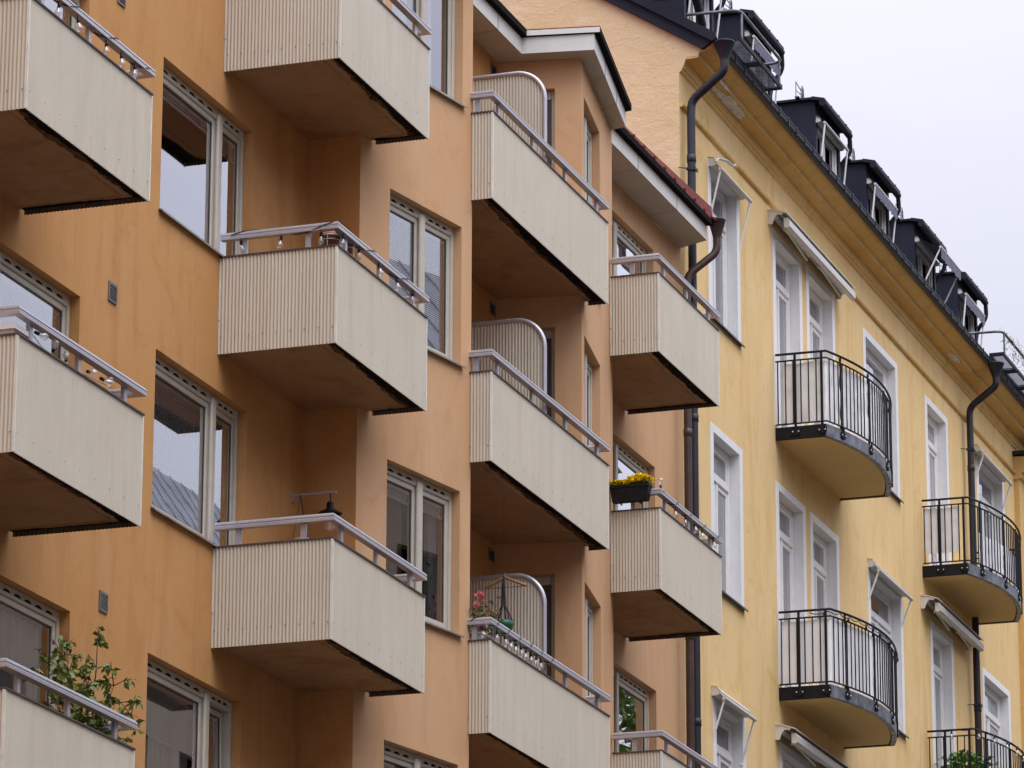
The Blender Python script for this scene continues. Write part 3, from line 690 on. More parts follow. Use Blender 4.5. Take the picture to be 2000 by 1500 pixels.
# ------------------------------------------------------------------ yellow apartment house
YB_ = thing('apartment_building', 'yellow plastered apartment house with curved iron balconies and dark dormers', 'building', (60, 0, 0))
ROWH = (20.64, 17.07, 13.495); ROWS = (18.61, 15.03, 11.46); ROWF = (17.95, 14.37, 10.8)
YE = 78.0
PX = 70.17
YCOL = [('a', 52.58, 53.76, False, (0, 1, 2)), ('b', 55.65, 56.85, True, (0, 1, 2)), ('b', 57.37, 58.60, True, (0, 1, 2)), ('c', 60.48, 62.22, False, (0, 1, 2)), ('d', 64.20, 65.39, True, (0, 1, 2)), ('e', 67.60, 69.28, False, (0, 1, 2))]
def ysurface():
    w = MB(); holes = []
    for c, a, b, door, rows in YCOL:
        for r in rows: holes.append((a, b, ROWF[r] if door else ROWS[r], ROWH[r]))
    wall_grid(w, FA, 51.22, YE, 0, 21.50, holes, .16, 0, 1)
    part('wall', w, ['yellow', 'white'], YB_)
    g = MB()
    roofz = lambda y: 21.977+.635*y
    P = [(8, 15), (0, 15), (0, 21.50), (-.03, 21.53), (-.06, 21.60), (-.10, 21.70), (-.26, 21.70), (-.28, 21.78), (-.3, roofz(-.3)+.02), (8, roofz(8)+.02)]
    g.face([(51.215, y, z) for y, z in P]); g.face([(51.215, 8, 15), (51.215, 8, 0), (51.215, 0, 0), (51.215, 0, 15)])
    part('gable_wall', g, 'gable', YB_)
    bk = MB(); bk.face([(51.22, 12, 0), (YE, 12, 0), (YE, 12, 26), (51.22, 12, 26)]); bk.face([(YE, 0, 0), (YE, 12, 0), (YE, 12, 24), (YE, 0, 21.5)]); bk.face([(51.22, 8, 0), (51.22, 12, 0), (51.22, 12, 26), (51.22, 8, 26)]); part('back_wall', bk, 'yellow', YB_)
    c = MB()
    prof = [(.02, 21.49), (0, 21.50), (-.03, 21.525), (-.032, 21.555), (-.05, 21.565), (-.075, 21.64), (-.078, 21.668), (-.235, 21.675), (-.255, 21.68), (-.262, 21.74), (-.275, 21.745), (-.33, 21.752), (-.42, 21.79), (-.44, 21.80), (-.47, 21.83), (-.47, 21.86), (.02, 21.9)]
    c.sweep(prof, 51.218, YE+.02)
    part('cornice', c, 'cornice', YB_)
    m = MB(); m.sweep([(.01, 21.03), (-.03, 21.035), (-.045, 21.05), (-.05, 21.075), (-.03, 21.09), (.01, 21.095)], 51.218, YE); part('string_course', m, 'cornice', YB_)
    r = MB()
    r.face([(51.1, -.47, roofz(-.47)+.16), (YE+.1, -.47, roofz(-.47)+.16), (YE+.1, 6, roofz(6)+.16), (51.1, 6, roofz(6)+.16)])
    r.face([(51.1, 6, roofz(6)+.16), (YE+.1, 6, roofz(6)+.16), (YE+.1, 12, roofz(0)+.16), (51.1, 12, roofz(0)+.16)])
    rf = part('roof', r, 'navy2', YB_)
    v = MB()
    z0, z1 = 0.0, .31
    Pv = [(-.33, roofz(-.33)+z0), (8, roofz(8)+z0), (8, roofz(8)+z1), (-.50, roofz(-.5)+z1-.0), (-.52, roofz(-.52)+z1-.06)]
    v.mesh([(51.15, y, z) for y, z in Pv]+[(51.21, y, z) for y, z in Pv], [(0, 1, 2, 3, 4), (9, 8, 7, 6, 5), (0, 5, 6, 1), (1, 6, 7, 2), (2, 7, 8, 3), (3, 8, 9, 4), (4, 9, 5, 0)])
    v.box(51.146, 51.15, .62, .63, roofz(.62)+.0, roofz(.62)+.31)
    part('verge_board', v, 'navy2', rf)
    gt = MB(); gt.tube([(51.3, -.5, 21.86), (YE+.3, -.5, 21.86)], .055, 10); gt.box(51.3, YE+.3, -.56, -.44, 21.885, 21.9)
    part('gutter', gt, 'pipe_black', YB_)
    sg = MB(); sg.tube([(51.4, -.44, 21.985), (YE+.3, -.44, 21.985)], .014, 6); sg.tube([(51.4, -.45, 21.93), (YE+.3, -.45, 21.93)], .010, 6)
    x = 51.5
    while x < YE+.2: sg.box(x-.006, x+.006, -.455, -.435, 21.89, 21.995); sg.box(x-.012, x+.012, -.565, -.555, 21.8, 21.93); x += .42
    sg2 = part('snow_guard', sg, 'pipe_black', YB_)
    pt = MB()
    # bare cement where paint has come off the cornice soffit
    random.seed(5)
    def blob(cx, cy, rx, ry, z, f):
        n = 22; pt.face([f(cx+rx*math.cos(2*math.pi*i/n)*(1+random.uniform(-.3, .3)), cy+ry*math.sin(2*math.pi*i/n)*(1+random.uniform(-.3, .3))) for i in range(n)])
    blob(53.0, -.15, .55, .085, 0, lambda a, b: (a, b, 21.666)); part('bare_patch', pt, 'patch', YB_)
    pt = MB(); blob(52.3, 21.70, .5, .024, 0, lambda a, b: (a, -.2605, b)); part('bare_patch', pt, 'patch', YB_)
    pt = MB(); blob(52.5, -.12, .5, .05, 0, lambda a, b: (a, b, 21.6665)); part('bare_patch', pt, 'patch', YB_)
    pt = MB(); blob(65.3, -.19, .3, .05, 0, lambda a, b: (a, b, 21.666)); part('bare_patch', pt, 'patch', YB_)
ysurface()
def ywindow(x0, x1, zb, zh, door, dress, tilt=False):
    f = MB(); d = .13; fw = .065; tr = zh-.49
    fr = FA
    f.bevbox(x0, x0+fw, d, d+.08, zb, zh, .012, 0, fr); f.bevbox(x1-fw, x1, d, d+.08, zb, zh, .012, 0, fr); f.bevbox(x0+fw, x1-fw, d, d+.08, zh-fw, zh, .012, 0, fr)
    f.bevbox(x0+fw, x1-fw, d-.012, d+.08, tr-.045, tr+.045, .014, 0, fr); f.bevbox(x0+fw, x1-fw, d, d+.08, zb, zb+.07, .012, 0, fr)
    xm = (x0+x1)/2; G = []
    G.append(sash(f, fr, x0+fw, x1-fw, tr+.045, zh-fw, d+.014, .05, .05, 0))
    G.append(sash(f, fr, x0+fw, xm, zb+.07, tr-.045, d+.014, .06, .05, 0)); G.append(sash(f, fr, xm, x1-fw, zb+.07, tr-.045, d+.014, .06, .05, 0))
    f.bevbox(xm-.03, xm+.03, d-.004, d+.014, zb+.07, tr-.045, .008, 0, fr)
    w = part('window' if not door else 'balcony_door', f, ['whiteframe', 'whiteframe'], YB_)
    for a, b, c, e, q in G:
        p = MB(); p.face([fr(a, q, c), fr(b, q, c), fr(b, q, e), fr(a, q, e)]); part('pane', p, 'glass_old', w)
    if dress:
        q = MB(); drape(q, fr, x0+.05, x1-.05, zb+.05, zh-.05, .3, 9, .03); part('curtain', q, dress, w)
    room(fr, x0, x1, zb, zh, .215, w, 1.4)
    # painted white band round the opening
    s = MB(); b = .145; t = -.006; zl = zb-.0
    s.box(x0-b, x0, t, .001, zl, zh+.105, 0, fr); s.box(x1, x1+b, t, .001, zl, zh+.105, 0, fr); s.box(x0, x1, t, .001, zh, zh+.105, 0, fr)
    part('white_surround', s, 'white', w)
    if not door:
        l = MB(); P = [(.12, zb+.03), (-.05, zb-.012), (-.055, zb-.04), (-.045, zb-.04), (-.042, zb-.02), (.12, zb+.015)]; n = len(P)
        vs = [fr(x0-b-.02, a, z) for a, z in P]+[fr(x1+b+.02, a, z) for a, z in P]
        l.mesh(vs, [(i, (i+1) % n, n+(i+1) % n, n+i) for i in range(n)]); l.face(vs[:n]); l.face(vs[n:]); part('sill', l, 'pipe_black', w)
for c, a, b, door, rows in YCOL:
    for r in rows: ywindow(a, b, ROWF[r] if door else ROWS[r], ROWH[r], door, 'curtain' if (c, r) in (('a', 0), ('a', 1), ('b', 1), ('c', 0), ('d', 0), ('d', 1), ('e', 1), ('b', 0)) else None)

# ---- curved balconies
def arc_path(x0, x1, yside=-.71, sag=.31, n=20):
    cx, hw = (x0+x1)/2, (x1-x0)/2
    R_ = (hw*hw+sag*sag)/(2*sag); yc = yside-sag+R_
    return [(x, yc-math.sqrt(R_*R_-(x-cx)**2)) for x in [x0+(x1-x0)*i/n for i in range(n+1)]]
def inset_path(P, k):
    out = []
    for i, p in enumerate(P):
        a, b = Vector(P[max(i-1, 0)]), Vector(P[min(i+1, len(P)-1)]); t = (b-a).normalized(); n = Vector((-t.y, t.x)); out.append((p[0]+n.x*k, p[1]+n.y*k))
    return out
def along(path, s):
    for a, b in zip(path, path[1:]):
        a, b = Vector(a), Vector(b); L = (b-a).length
        if s <= L: return a+(b-a)*(s/L), (b-a).normalized()
        s -= L
    return Vector(path[-1]), (Vector(path[-1])-Vector(path[-2])).normalized()
def plen(path): return sum((Vector(b)-Vector(a)).length for a, b in zip(path, path[1:]))
YBAL = []
def ybalcony(x0, zb, label):
    x1 = x0+3.38; zt_ = zb+.165; top = zb+1.185; t2 = top-.095
    arc = arc_path(x0, x1); outline = [(x0, 0.001)]+arc+[(x1, 0.001)]
    s = MB(); inn = [(x0+.07, 0.001)]+inset_path(arc_path(x0+.07, x1-.07, -.64, .30), 0)+[(x1-.07, 0.001)]
    s.prism(inn, zb+.012, zt_-.02, 0)
    sl = part('balcony', s, 'cream_soffit', YB_, label)
    def rim(path, name, mat):
        m = MB(); q = inset_path(path, .07)
        for i in range(len(path)-1):
            a, b, c, d = path[i], path[i+1], q[i+1], q[i]
            m.face([(*a, zb), (*b, zb), (*b, zt_), (*a, zt_)]); m.face([(*d, zb), (*c, zb), (*b, zb), (*a, zb)]); m.face([(*a, zt_), (*b, zt_), (*c, zt_), (*d, zt_)]); m.face([(*d, zb+.02), (*c, zb+.02), (*c, zb), (*d, zb)])
        for p, o in ((path[0], q[0]), (path[-1], q[-1])): m.face([(*p, zb), (*p, zt_), (*o, zt_), (*o, zb)])
        part(name, m, mat, sl)
    rim([(x0, -.002), (x0, -.70)], 'side_beam', 'black'); rim(arc, 'curved_beam', 'galv'); rim([(x1, -.70), (x1, -.002)], 'side_beam', 'black')
    full = [(x0-.015, -.02)]+inset_path(arc, -.015)+[(x1+.015, -.02)]
    r = MB()
    for z, rr in ((top, .017), (t2, .012), (zt_+.035, .012)): r.tube([(x, y, z) for x, y in full], rr, 6, smooth=True)
    part('railing', r, 'black', sl)
    L = plen(full); sd = .68
    # thick posts with bolted feet
    posts = [.27, sd-.04]+[sd+.43+i*(L-2*sd-.86)/3 for i in range(4)]+[L-sd+.04, L-.27]
    for i, q in enumerate(posts):
        p, t = along(full, q); n = Vector((t.y, -t.x)); m = MB(); front = sd < q < L-sd
        F = Fr(p.x, p.y, math.degrees(math.atan2(t.y, t.x)))
        ins = .035 if front else -.004
        m.bevbox(-.017, .017, ins-.010, ins+.010, zt_+.005, top, .004, 0, F); m.bevbox(-.018, .018, -.012, .008, zb+.03, zt_+.04, .003, 0, F); m.box(-.06, .06, -.006, .012, zb+.045, zb+.125, 0, F)
        m.lathe(F(-.042, -.009, zb+.085), [(0, .004), (.009, .004), (.009, -.004)], 8, 1, axis=(n.x, n.y, 0)); m.lathe(F(.042, -.009, zb+.085), [(0, .004), (.009, .004), (.009, -.004)], 8, 1, axis=(n.x, n.y, 0))
        part('post', m, ['black', 'panel_trim'], sl)
    b = MB(); q = .03; pitch = .105
    k = int((L-.06)/pitch)
    for i in range(k+1):
        s_ = .03+i*(L-.06)/k
        if i % 11 == 6: continue
        p, t = along(full, s_); b.tube([(p.x, p.y, zt_+.035), (p.x, p.y, t2)], .0095, 5)
    part('balusters', b, 'black', sl)
    YBAL.append((x0, x1, zb, zt_, top, t2, full)); return sl
for x0, zb, lb in ((55.53, 17.745, None), (55.52, 14.16, None), (63.66, 17.75, None), (63.66, 14.17, None)): ybalcony(x0, zb, lb)
def cloth(b, s0, s1, z0, z1, label, mat='cloth', seed=1, wob=.006, gaps=()):
    x0, x1, zb, zt_, top, t2, full = YBAL[b]; rng = random.Random(seed); ins = inset_path(full, .03); ins[0] = (full[0][0]+.03, full[0][1]); ins[-1] = (full[-1][0]-.03, full[-1][1])
    m = MB(); n = int((s1-s0)/.035); rows = 14; ph = [rng.uniform(0, 6) for _ in range(6)]
    for o in (0, .004):
        vs = []
        for j in range(rows+1):
            z = z0+(z1-z0)*j/rows
            for i in range(n+1):
                s = s0+(s1-s0)*i/n; p, t = along(ins, s); nn = Vector((-t.y, t.x))
                w = wob*(math.sin(s*9+ph[0]+j*.25)+.7*math.sin(s*21+ph[1]-j*.5)+.5*math.sin(j*1.3+s*5+ph[2])) + wob*1.2*math.exp(-j/2.0)*math.sin(s*40+ph[3])
                sagz = -.018*abs(math.sin(s*math.pi/.55)) if j == rows else 0
                q = p+nn*(abs(w)+o); vs.append((q.x, q.y, z+sagz))
        fs = [(j*(n+1)+i, j*(n+1)+i+1, (j+1)*(n+1)+i+1, (j+1)*(n+1)+i) for j in range(rows) for i in range(n)]
        m.mesh(vs, fs, 0, True)
    solo('balcony_cloth', m, mat, label, 'privacy cloth', 'cloth screens tied inside the curved balconies', base=(full[0][0], -.4, z0))
def yz(b): return YBAL[b][3]+.05, YBAL[b][5]-.02
Lf = plen(YBAL[0][6])
cloth(0, .10, Lf-.05, *yz(0), 'creased white cloth inside railing of upper curved balcony above the pair of doors', 'cloth', 3, .009)
cloth(1, .02, Lf-.05, *yz(1), 'smooth cream-white cloth inside railing of lower left curved balcony', 'cloth', 8, .003)
cloth(2, .02, .57, yz(2)[0]+.14, yz(2)[1], 'short white cloth tied to the side railing of the curved balcony by the downpipe', 'cloth', 5, .006)
cloth(2, 1.0, Lf-.8, yz(2)[0], yz(2)[0]+.5, 'low white cloth along lower front of curved balcony by the downpipe', 'cloth', 6, .004)

# ---- downpipes of the yellow house
pipe(smooth_path([(51.24, -.60, 21.64), (51.24, -.60, 21.46), (51.34, -.12, 21.14), (51.33, -.12, 20.9), (51.33, -.12, .2)]), .055, 'pipe_black', YB_, collars=((20.35, .062), (16.9, .062), (13.0, .062)), hopper=(51.24, -.60, 21.62, .14, .21), brackets=((51.33, -.12, 20.2),))
pipe(smooth_path([(66.42, -.60, 21.64), (66.42, -.60, 21.48), (66.57, -.12, 21.2), (66.58, -.12, 20.9), (66.58, -.12, .2)]), .055, 'pipe_black', YB_, collars=((20.2, .062), (16.3, .062)), hopper=(66.42, -.60, 21.62, .14, .21), brackets=((66.58, -.12, 20.5), (66.58, -.12, 16.35)))

# ---- dormers
DORM = [51.45, 54.25, 57.89, 60.74, 63.66, 66.48]
def dormer(x):
    w = 1.36; zt_ = 23.43; zr = 21.9
    b = MB()
    b.box(x, x+.10, 0, 3.2, zr, zt_); b.box(x+w-.10, x+w, 0, 3.2, zr, zt_); b.box(x+.10, x+w-.10, 0, .12, 23.16, zt_); b.box(x+.10, x+w-.10, 0, .12, zr, 22.10)
    b.box(x-.006, x, 0, 2.2, 22.62, 22.635); b.box(x-.004, x+.002, .7, .712, 22.0, zt_-.02)
    o = part('dormer', b, 'navy', YB_)
    c = MB(); c.box(x-.05, x+w+.05, .02, 3.3, zt_+.002, zt_+.035); c.sweep([(.03, zt_+.037), (-.16, zt_-.01), (-.16, zt_-.045), (-.13, zt_-.05), (.0, zt_-.02), (.03, zt_-.02)], x-.08, x+w+.08); part('dormer_roof', c, 'navy2', o)
    g = MB(); g.tube([(x-.08, -.13, zt_-.075), (x+w+.06, -.13, zt_-.085)], .05, 10); g.tube(smooth_path([(x+w+.05, -.13, zt_-.09), (x+w+.10, -.13, zt_-.34), (x+w+.06, .02, zt_-.52), (x+w+.06, .06, zt_-.8)]), .035, 8)
    for t in (.2, .5, .8): g.box(x+w*t-.01, x+w*t+.01, -.18, -.0, zt_-.035, zt_-.02)
    part('dormer_gutter', g, 'navy2', o)
    f = MB(); G = []
    f.box(x+.10, x+w-.10, .05, .12, 23.1, 23.16); f.bevbox(x+.10, x+.16, .03, .12, 22.10, 23.1); f.bevbox(x+w-.16, x+w-.10, .03, .12, 22.10, 23.1)
    xm = x+w/2
    G.append(sash(f, FA, x+.16, xm, 22.10, 23.1, .06, .05, .05, 0)); G.append(sash(f, FA, xm, x+w-.16, 22.10, 23.1, .06, .05, .05, 0))
    wn = part('dormer_window', f, ['whiteframe', 'frame_dark'], o)
    r = MB(); r.box(x+.1, x+w-.1, .5, .52, 22, 23.2); drape(r, FA, x+.14, xm-.1, 22.1, 23.1, .25, 3, .02, 1)
    part('room_interior', r, ['room', 'curtain'], o)
    return o
for x in DORM: dormer(x)
for x in DORM[1:]:      # perforated steel feet on top of the dormers (ridge gangway)
    q = MB(); X = x+.13; Y = .24; z = 23.465
    q.tube([(X, Y, z), (X+.02, Y, z+.22), (X+.06, Y, z+.27), (X+.10, Y, z+.22), (X+.16, Y, z)], .012, 6)
    for h in (.06, .14, .21): q.lathe((X+.075, Y, z+h), [(.03, -.01), (.045, -.01), (.045, .01), (.03, .01), (.03, -.01)], 10, axis=(0, 1, 0))
    q.tube([(X-.1, Y+.05, z+.29), (X-.1, Y+.05, z+.02)], .007, 5); q.tube([(X-.1, Y+.05, z+.29), (X+.12, Y+.02, z+.20)], .007, 5); q.tube([(X-.1, Y+.05, z+.05), (X-.04, Y, z+.0)], .02, 6); q.tube([(X-.1, Y+.05, z+.16), (X+.05, Y+.02, z+.14)], .006, 5)
    q.box(X-.25, X+.25, Y-.03, Y+.03, z, z+.015)
    part('gangway_bracket', q, 'galv', YB_)
# ---- grating platforms with rails outside the gutter
def platform(x0, n, zp, vine=False):
    f = MB(); w = .96; y0, y1 = -.74, -.50
    for i in range(n):
        a = x0+i*(w+.05); b = a+w
        f.box(a, b, y0, y0+.025, zp-.03, zp+.03); f.box(a, b, y1-.025, y1, zp-.03, zp+.03); f.box(a, a+.025, y0+.025, y1-.025, zp-.03, zp+.03); f.box(b-.025, b, y0+.025, y1-.025, zp-.03, zp+.03)
        m = 22
        for j in range(1, m): f.box(a+w*j/m-.002, a+w*j/m+.002, y0+.025, y1-.025, zp-.001, zp+.006, 1)
        for j in range(1, 9): y = y0+(y1-y0)*j/9; f.box(a+.025, b-.025, y-.002, y+.002, zp+.0065, zp+.012, 1)
    for i in range(n*2): x = x0+.2+i*.5; f.box(x-.015, x+.015, y1, -.2, zp-.03, zp); f.tube([(x, -.3, zp-.02), (x, -.2, zp+.3)], .012, 5)
    x1 = x0+n*(w+.05)-.05
    o = part('roof_platform', f, ['navy2', 'galv'], YB_)
    r = MB(); zr = zp+.36
    r.tube(smooth_path([(x0-.1, -.05, zr), (x0-.05, y0, zr), (x1, y0, zr), (x1+.03, -.42, zr)], 5, .14), .022, 8)
    for x in (x0+.05, x1-.15): r.tube([(x, y0, zp), (x, y0, zr)], .016, 6)
    part('platform_rail', r, 'galv', o)
    return x0, x1, y0, zr
platform(51.52, 2, 22.0)
PV = platform(66.42, 4, 22.0)
v = MB(); rng = random.Random(3)
for i in range(150):
    p = Vector((PV[0]+rng.uniform(-.1, 3.2), PV[2]+rng.uniform(-.06, .05), PV[3]+rng.uniform(-.22, .05))); d = Vector((rng.uniform(-1, 1), rng.uniform(-.7, .5), rng.uniform(-.8, .8))).normalized()*rng.uniform(.05, .14)
    v.tube([p, p+d*.5+Vector((0, 0, rng.uniform(-.03, .03))), p+d], [.004, .003, .002], 4, cap=False)
    if i % 3 == 0: v.leaf(p+d, d, .05, .02, 1)
solo('dry_vine', v, ['dry', 'leaf'], 'dry leafless vine twisted around the roof platform rail at far right', 'plant', base=(PV[0]+1.5, PV[2], PV[3]))
# vent pipe and cable by the first dormer
q = MB(); q.tube(smooth_path([(51.6, -.2, 22.25), (51.3, -.2, 22.6), (51.0, -.1, 22.75), (50.95, .3, 22.72)], 5, .15), .06, 10); part('roof_vent_pipe', q, 'pipe_black', YB_)

# ---- continuation of the street front to the right
NB = thing('apartment_building', 'sliver of ochre neighbouring house with black flashing at the right edge', 'building', (72, 0, 0))
q = MB(); q.box(PX+.03, 80, -.09, 11, 0, 20.95); part('wall', q, 'cornice', NB)
q = MB(); q.sweep([(-.09, 20.95), (-.14, 20.98), (-.14, 21.05), (-.3, 21.12), (-.32, 21.2), (-.38, 21.25), (-.38, 21.33), (.5, 21.36), (.5, 20.95)], PX, 80); part('cornice', q, 'cornice', NB)
q = MB(); q.box(PX-.04, 80, -.42, .5, 21.365, 21.43); part('flashing', q, 'pipe_black', NB)

# ------------------------------------------------------------------ awnings
def small_awning(xa, xb, zc, yb, zbar, zp, label, group, ypiv=.02, drop=0, pull=0, cs=1, fmat='awning_cloth', fabric=True):
    """cassette on the wall at zc, front bar at (yb, zbar), arms pivoting on the jambs at zp"""
    t = thing('window_awning', label, 'awning', (xa, 0, zc), group)
    K = lambda P: [(y*cs, zc+(z-zc)*cs) for y, z in P]
    c = MB(); c.sweep(K([(.0, zc+.07), (-.07, zc+.055), (-.11, zc+.01), (-.10, zc-.035), (-.05, zc-.05), (.0, zc-.05)]), xa-.03, xb+.03); c.sweep(K([(-.002, zc+.078), (-.08, zc+.06), (-.12, zc+.012), (-.125, zc+.01), (-.08, zc+.064), (-.002, zc+.083)]), xa-.04, xa-.0); part('cassette', c, 'awning', t)
    f = MB(); f.tube([(xa-.02, yb, zbar), (xb+.02, yb, zbar)], .026 if cs == 1 else .02, 10); part('front_bar', f, 'awning', t)
    if fabric:
        g = MB(); n = 10; vs = []
        for o in (0, -.003):
            for j in range(n+1): k = j/n; y = -.08+(yb+.08)*k; z = zc+.02+(zbar-zc)*k-.012*math.sin(math.pi*k)+o; vs += [(xa, y, z), (xb, y, z)]
        m = 2*(n+1)
        g.mesh(vs, [(a, a+1, a+3, a+2) for a in range(0, 2*n, 2)]+[(m+a, m+a+1, m+a+3, m+a+2) for a in range(0, 2*n, 2)]); part('fabric', g, fmat, t)
    for x in (xa+.01, xb-.01):
        a = MB(); a.tube([(x, ypiv, zp), (x, yb, zbar)], .014, 6); a.lathe((x, ypiv, zp), [(.0, -.015), (.022, -.015), (.022, .015), (0, .015)], 8, axis=(1, 0, 0)); part('arm', a, 'white', t)
    if drop:
        g = MB(); n = 48; vs = []
        for i in range(n+1):
            x = xa+(xb-xa)*i/n; sc = .02*abs(math.sin(i/n*math.pi*6)); vs += [(x, yb-.012+.004*math.sin(i*.9), zbar-.01), (x, yb-.008+.01*math.sin(i*1.3), zbar-drop-sc)]
        g.mesh(vs, [(2*i, 2*i+2, 2*i+3, 2*i+1) for i in range(n)]); part('valance', g, 'valance', t)
    return t
GA = 'small drop-arm awnings over the yellow house windows'
small_awning(52.50, 53.90, 20.69, -.16, 20.60, 19.82, 'small grey awning over topmost left window of the yellow house, its handle bent upward', GA)
small_awning(52.42, 53.78, 13.62, -.16, 13.53, 12.95, 'small grey awning at the bottom edge, left of the big brown-backed awning', GA)
small_awning(60.38, 62.28, 17.17, -.16, 17.07, 16.6, 'small grey awning over window behind the lower left curved balcony', GA)
small_awning(67.30, 69.25, 20.72, -.16, 20.62, 20.1, 'small grey awning right of the far downpipe above a curved balcony', GA)
m = MB(); m.tube([(52.30, -.15, 20.63), (52.42, -.15, 20.71), (52.52, -.15, 20.74)], .018, 6); m.tube([(52.50, -.15, 20.735), (52.80, -.15, 20.81), (53.0, -.16, 20.82)], .030, 6, flat=.6); m.tube([(52.98, -.15, 20.83), (53.12, -.16, 20.84), (53.2, -.16, 20.885), (53.23, -.16, 20.86)], .017, 6)
solo('broken_awning_arm', m, 'awning', 'bent pale arm piece sticking up from the topmost left awning', 'awning arm', base=(52.5, -.15, 20.75))
GD = 'awnings on the roof dormers'
dl = ['dormer awning cut by the top edge above the gable', 'dormer awning behind the upper grating platform rail, dark cloth hanging', 'closed dormer awning without hanging cloth, second full dormer', 'dormer awning with dark valance, middle of the dormer row', 'dormer awning pulled farther out than its neighbours', 'dormer awning with dark valance on the rightmost full dormer']
for i, x in enumerate(DORM):
    far = i == 4
    small_awning(x+.05, x+1.31, 23.13, -.40 if far else -.125, 22.98 if far else 23.09, 22.22, dl[i], GD, ypiv=-.02, drop=0 if i in (0, 2) else .16, fabric=True, cs=.65, fmat='valance')
def big_awning(xa, xb, zc, label, out=.24):
    t = thing('balcony_awning', label, 'awning', (xa, 0, zc), 'wide folding-arm awnings over balcony doors')
    h = MB(); h.sweep([(.0, zc+.115), (-.10, zc+.10), (-.27, zc+.045), (-.275, zc+.03), (-.10, zc+.085), (.0, zc+.10)], xa-.06, xb+.06); part('hood', h, 'awning', t)
    b = MB(); P = [(-.001, zc+.1), (-.1, zc+.085), (-.22, zc+.05), (-.2, zc+.02), (-.13, zc+.03), (-.09, zc-.02), (-.06, zc-.1), (-.001, zc-.1)]
    for x in (xa-.05, xb+.03): b = MB(); b.sweep(P, x, x+.02); part('end_bracket', b, 'awning', t)
    r = MB(); r.tube([(xa-.02, -.09, zc+.02), (xb+.02, -.09, zc+.02)], .045, 12); part('roller', r, 'awning_cloth', t)
    f = MB(); f.sweep([(-.20, zc-.01), (-.205, zc-.13), (-.215, zc-.145), (-.26, zc-.15), (-.285, zc-.13), (-.285, zc-.05), (-.26, zc-.01)], xa+.02, xb+.02); part('front_bar', f, 'awning', t)
    L = xb-xa
    for (u0, u1) in ((.06, .42), (.56, .94)):
        a = MB(); a.box(xa+L*u0, xa+L*u1, -.19, -.155, zc-.12, zc-.075); a.tube([(xa+L*u0, -.17, zc-.1), (xa+L*u1*.98+.02, -.13, zc-.16)], .018, 6); a.lathe((xa+L*u0, -.17, zc-.1), [(0, -.03), (.03, -.03), (.03, .03), (0, .03)], 8); part('folding_arm', a, 'awning', t)
    g = MB(); n = 8; vs = []
    for j in range(n+1): k = j/n; vs += [(xa, -.09-.13*k, zc+.06-.05*k), (xb, -.09-.13*k, zc+.06-.05*k)]
    g.mesh(vs, [(a, a+1, a+3, a+2) for a in range(0, 2*n, 2)]); part('fabric', g, 'awning_cloth', t)
big_awning(55.36, 58.86, 20.84, 'wide closed grey awning above the top pair of balcony doors')
big_awning(55.36, 58.86, 13.68, 'wide closed grey awning under lower left curved balcony, cut by the bottom edge')
big_awning(63.55, 66.4, 17.32, 'wide closed grey awning ending against the far black downpipe')

# ------------------------------------------------------------------ small things on the balconies
def bulb(t, p, d=(0, 0, -1), L=.10, white=False):
    A = Vector(d).normalized(); p = Vector(p)
    g = MB(); g.lathe(p+A*.04, [(.012, 0), (.016, .012), (.030, .040), (.031, .055), (.024, .074), (.0, .084)], 12, axis=A); b = part('bulb', g, 'plasticwhite' if white else 'bulb', t)
    k = MB(); k.lathe(p, [(0, -.004), (.012, -.002), (.0145, .015), (.014, .040), (0, .041)], 10, axis=A); part('socket', k, 'wire', b)
def string_light(path, pos, label, hang=.05, turns=2.2, up=(), z=None, bulbs_white=False, d=(0, 0, -1)):
    t = thing('string_light', label, 'string lights', path[0], 'strings of bulbs on the balcony railings')
    w = MB(); L = plen3(path); n = int(L*26); pts = []
    for i in range(n+1):
        p, tg = along3(path, L*i/n); a = 2*math.pi*turns*L*i/n/1.2
        X = tg.cross(Vector((0, 0, 1))).normalized()
        pts.append(p+X*(.043*math.cos(a))+Vector((0, 0, .044*math.sin(a))))
    w.tube(pts, .005, 5); part('wire', w, 'wire', t)
    for i, s in enumerate(pos):
        p, tg = along3(path, s)
        if i in up: bulb(t, p+Vector((0, 0, .05)), (0, 0, 1))
        else:
            dd = Vector(d)+Vector((random.uniform(-.2, .2), random.uniform(-.2, .2), 0)); bulb(t, p+Vector((0, -.015, -hang)), dd, white=bulbs_white)
            q = MB(); q.tube([p+Vector((0, -.01, -.03)), p+Vector((0, -.015, -hang))], .004, 4); part('drop_wire', q, 'wire', t)
def plen3(P): return sum((Vector(b)-Vector(a)).length for a, b in zip(P, P[1:]))
def along3(P, s):
    for a, b in zip(P, P[1:]):
        a, b = Vector(a), Vector(b); L = (b-a).length
        if s <= L: return a+(b-a)*(s/L), (b-a).normalized()
        s -= L
    return Vector(P[-1]), (Vector(P[-1])-Vector(P[-2])).normalized()
def railz(k): return zt(k)+.168+.036
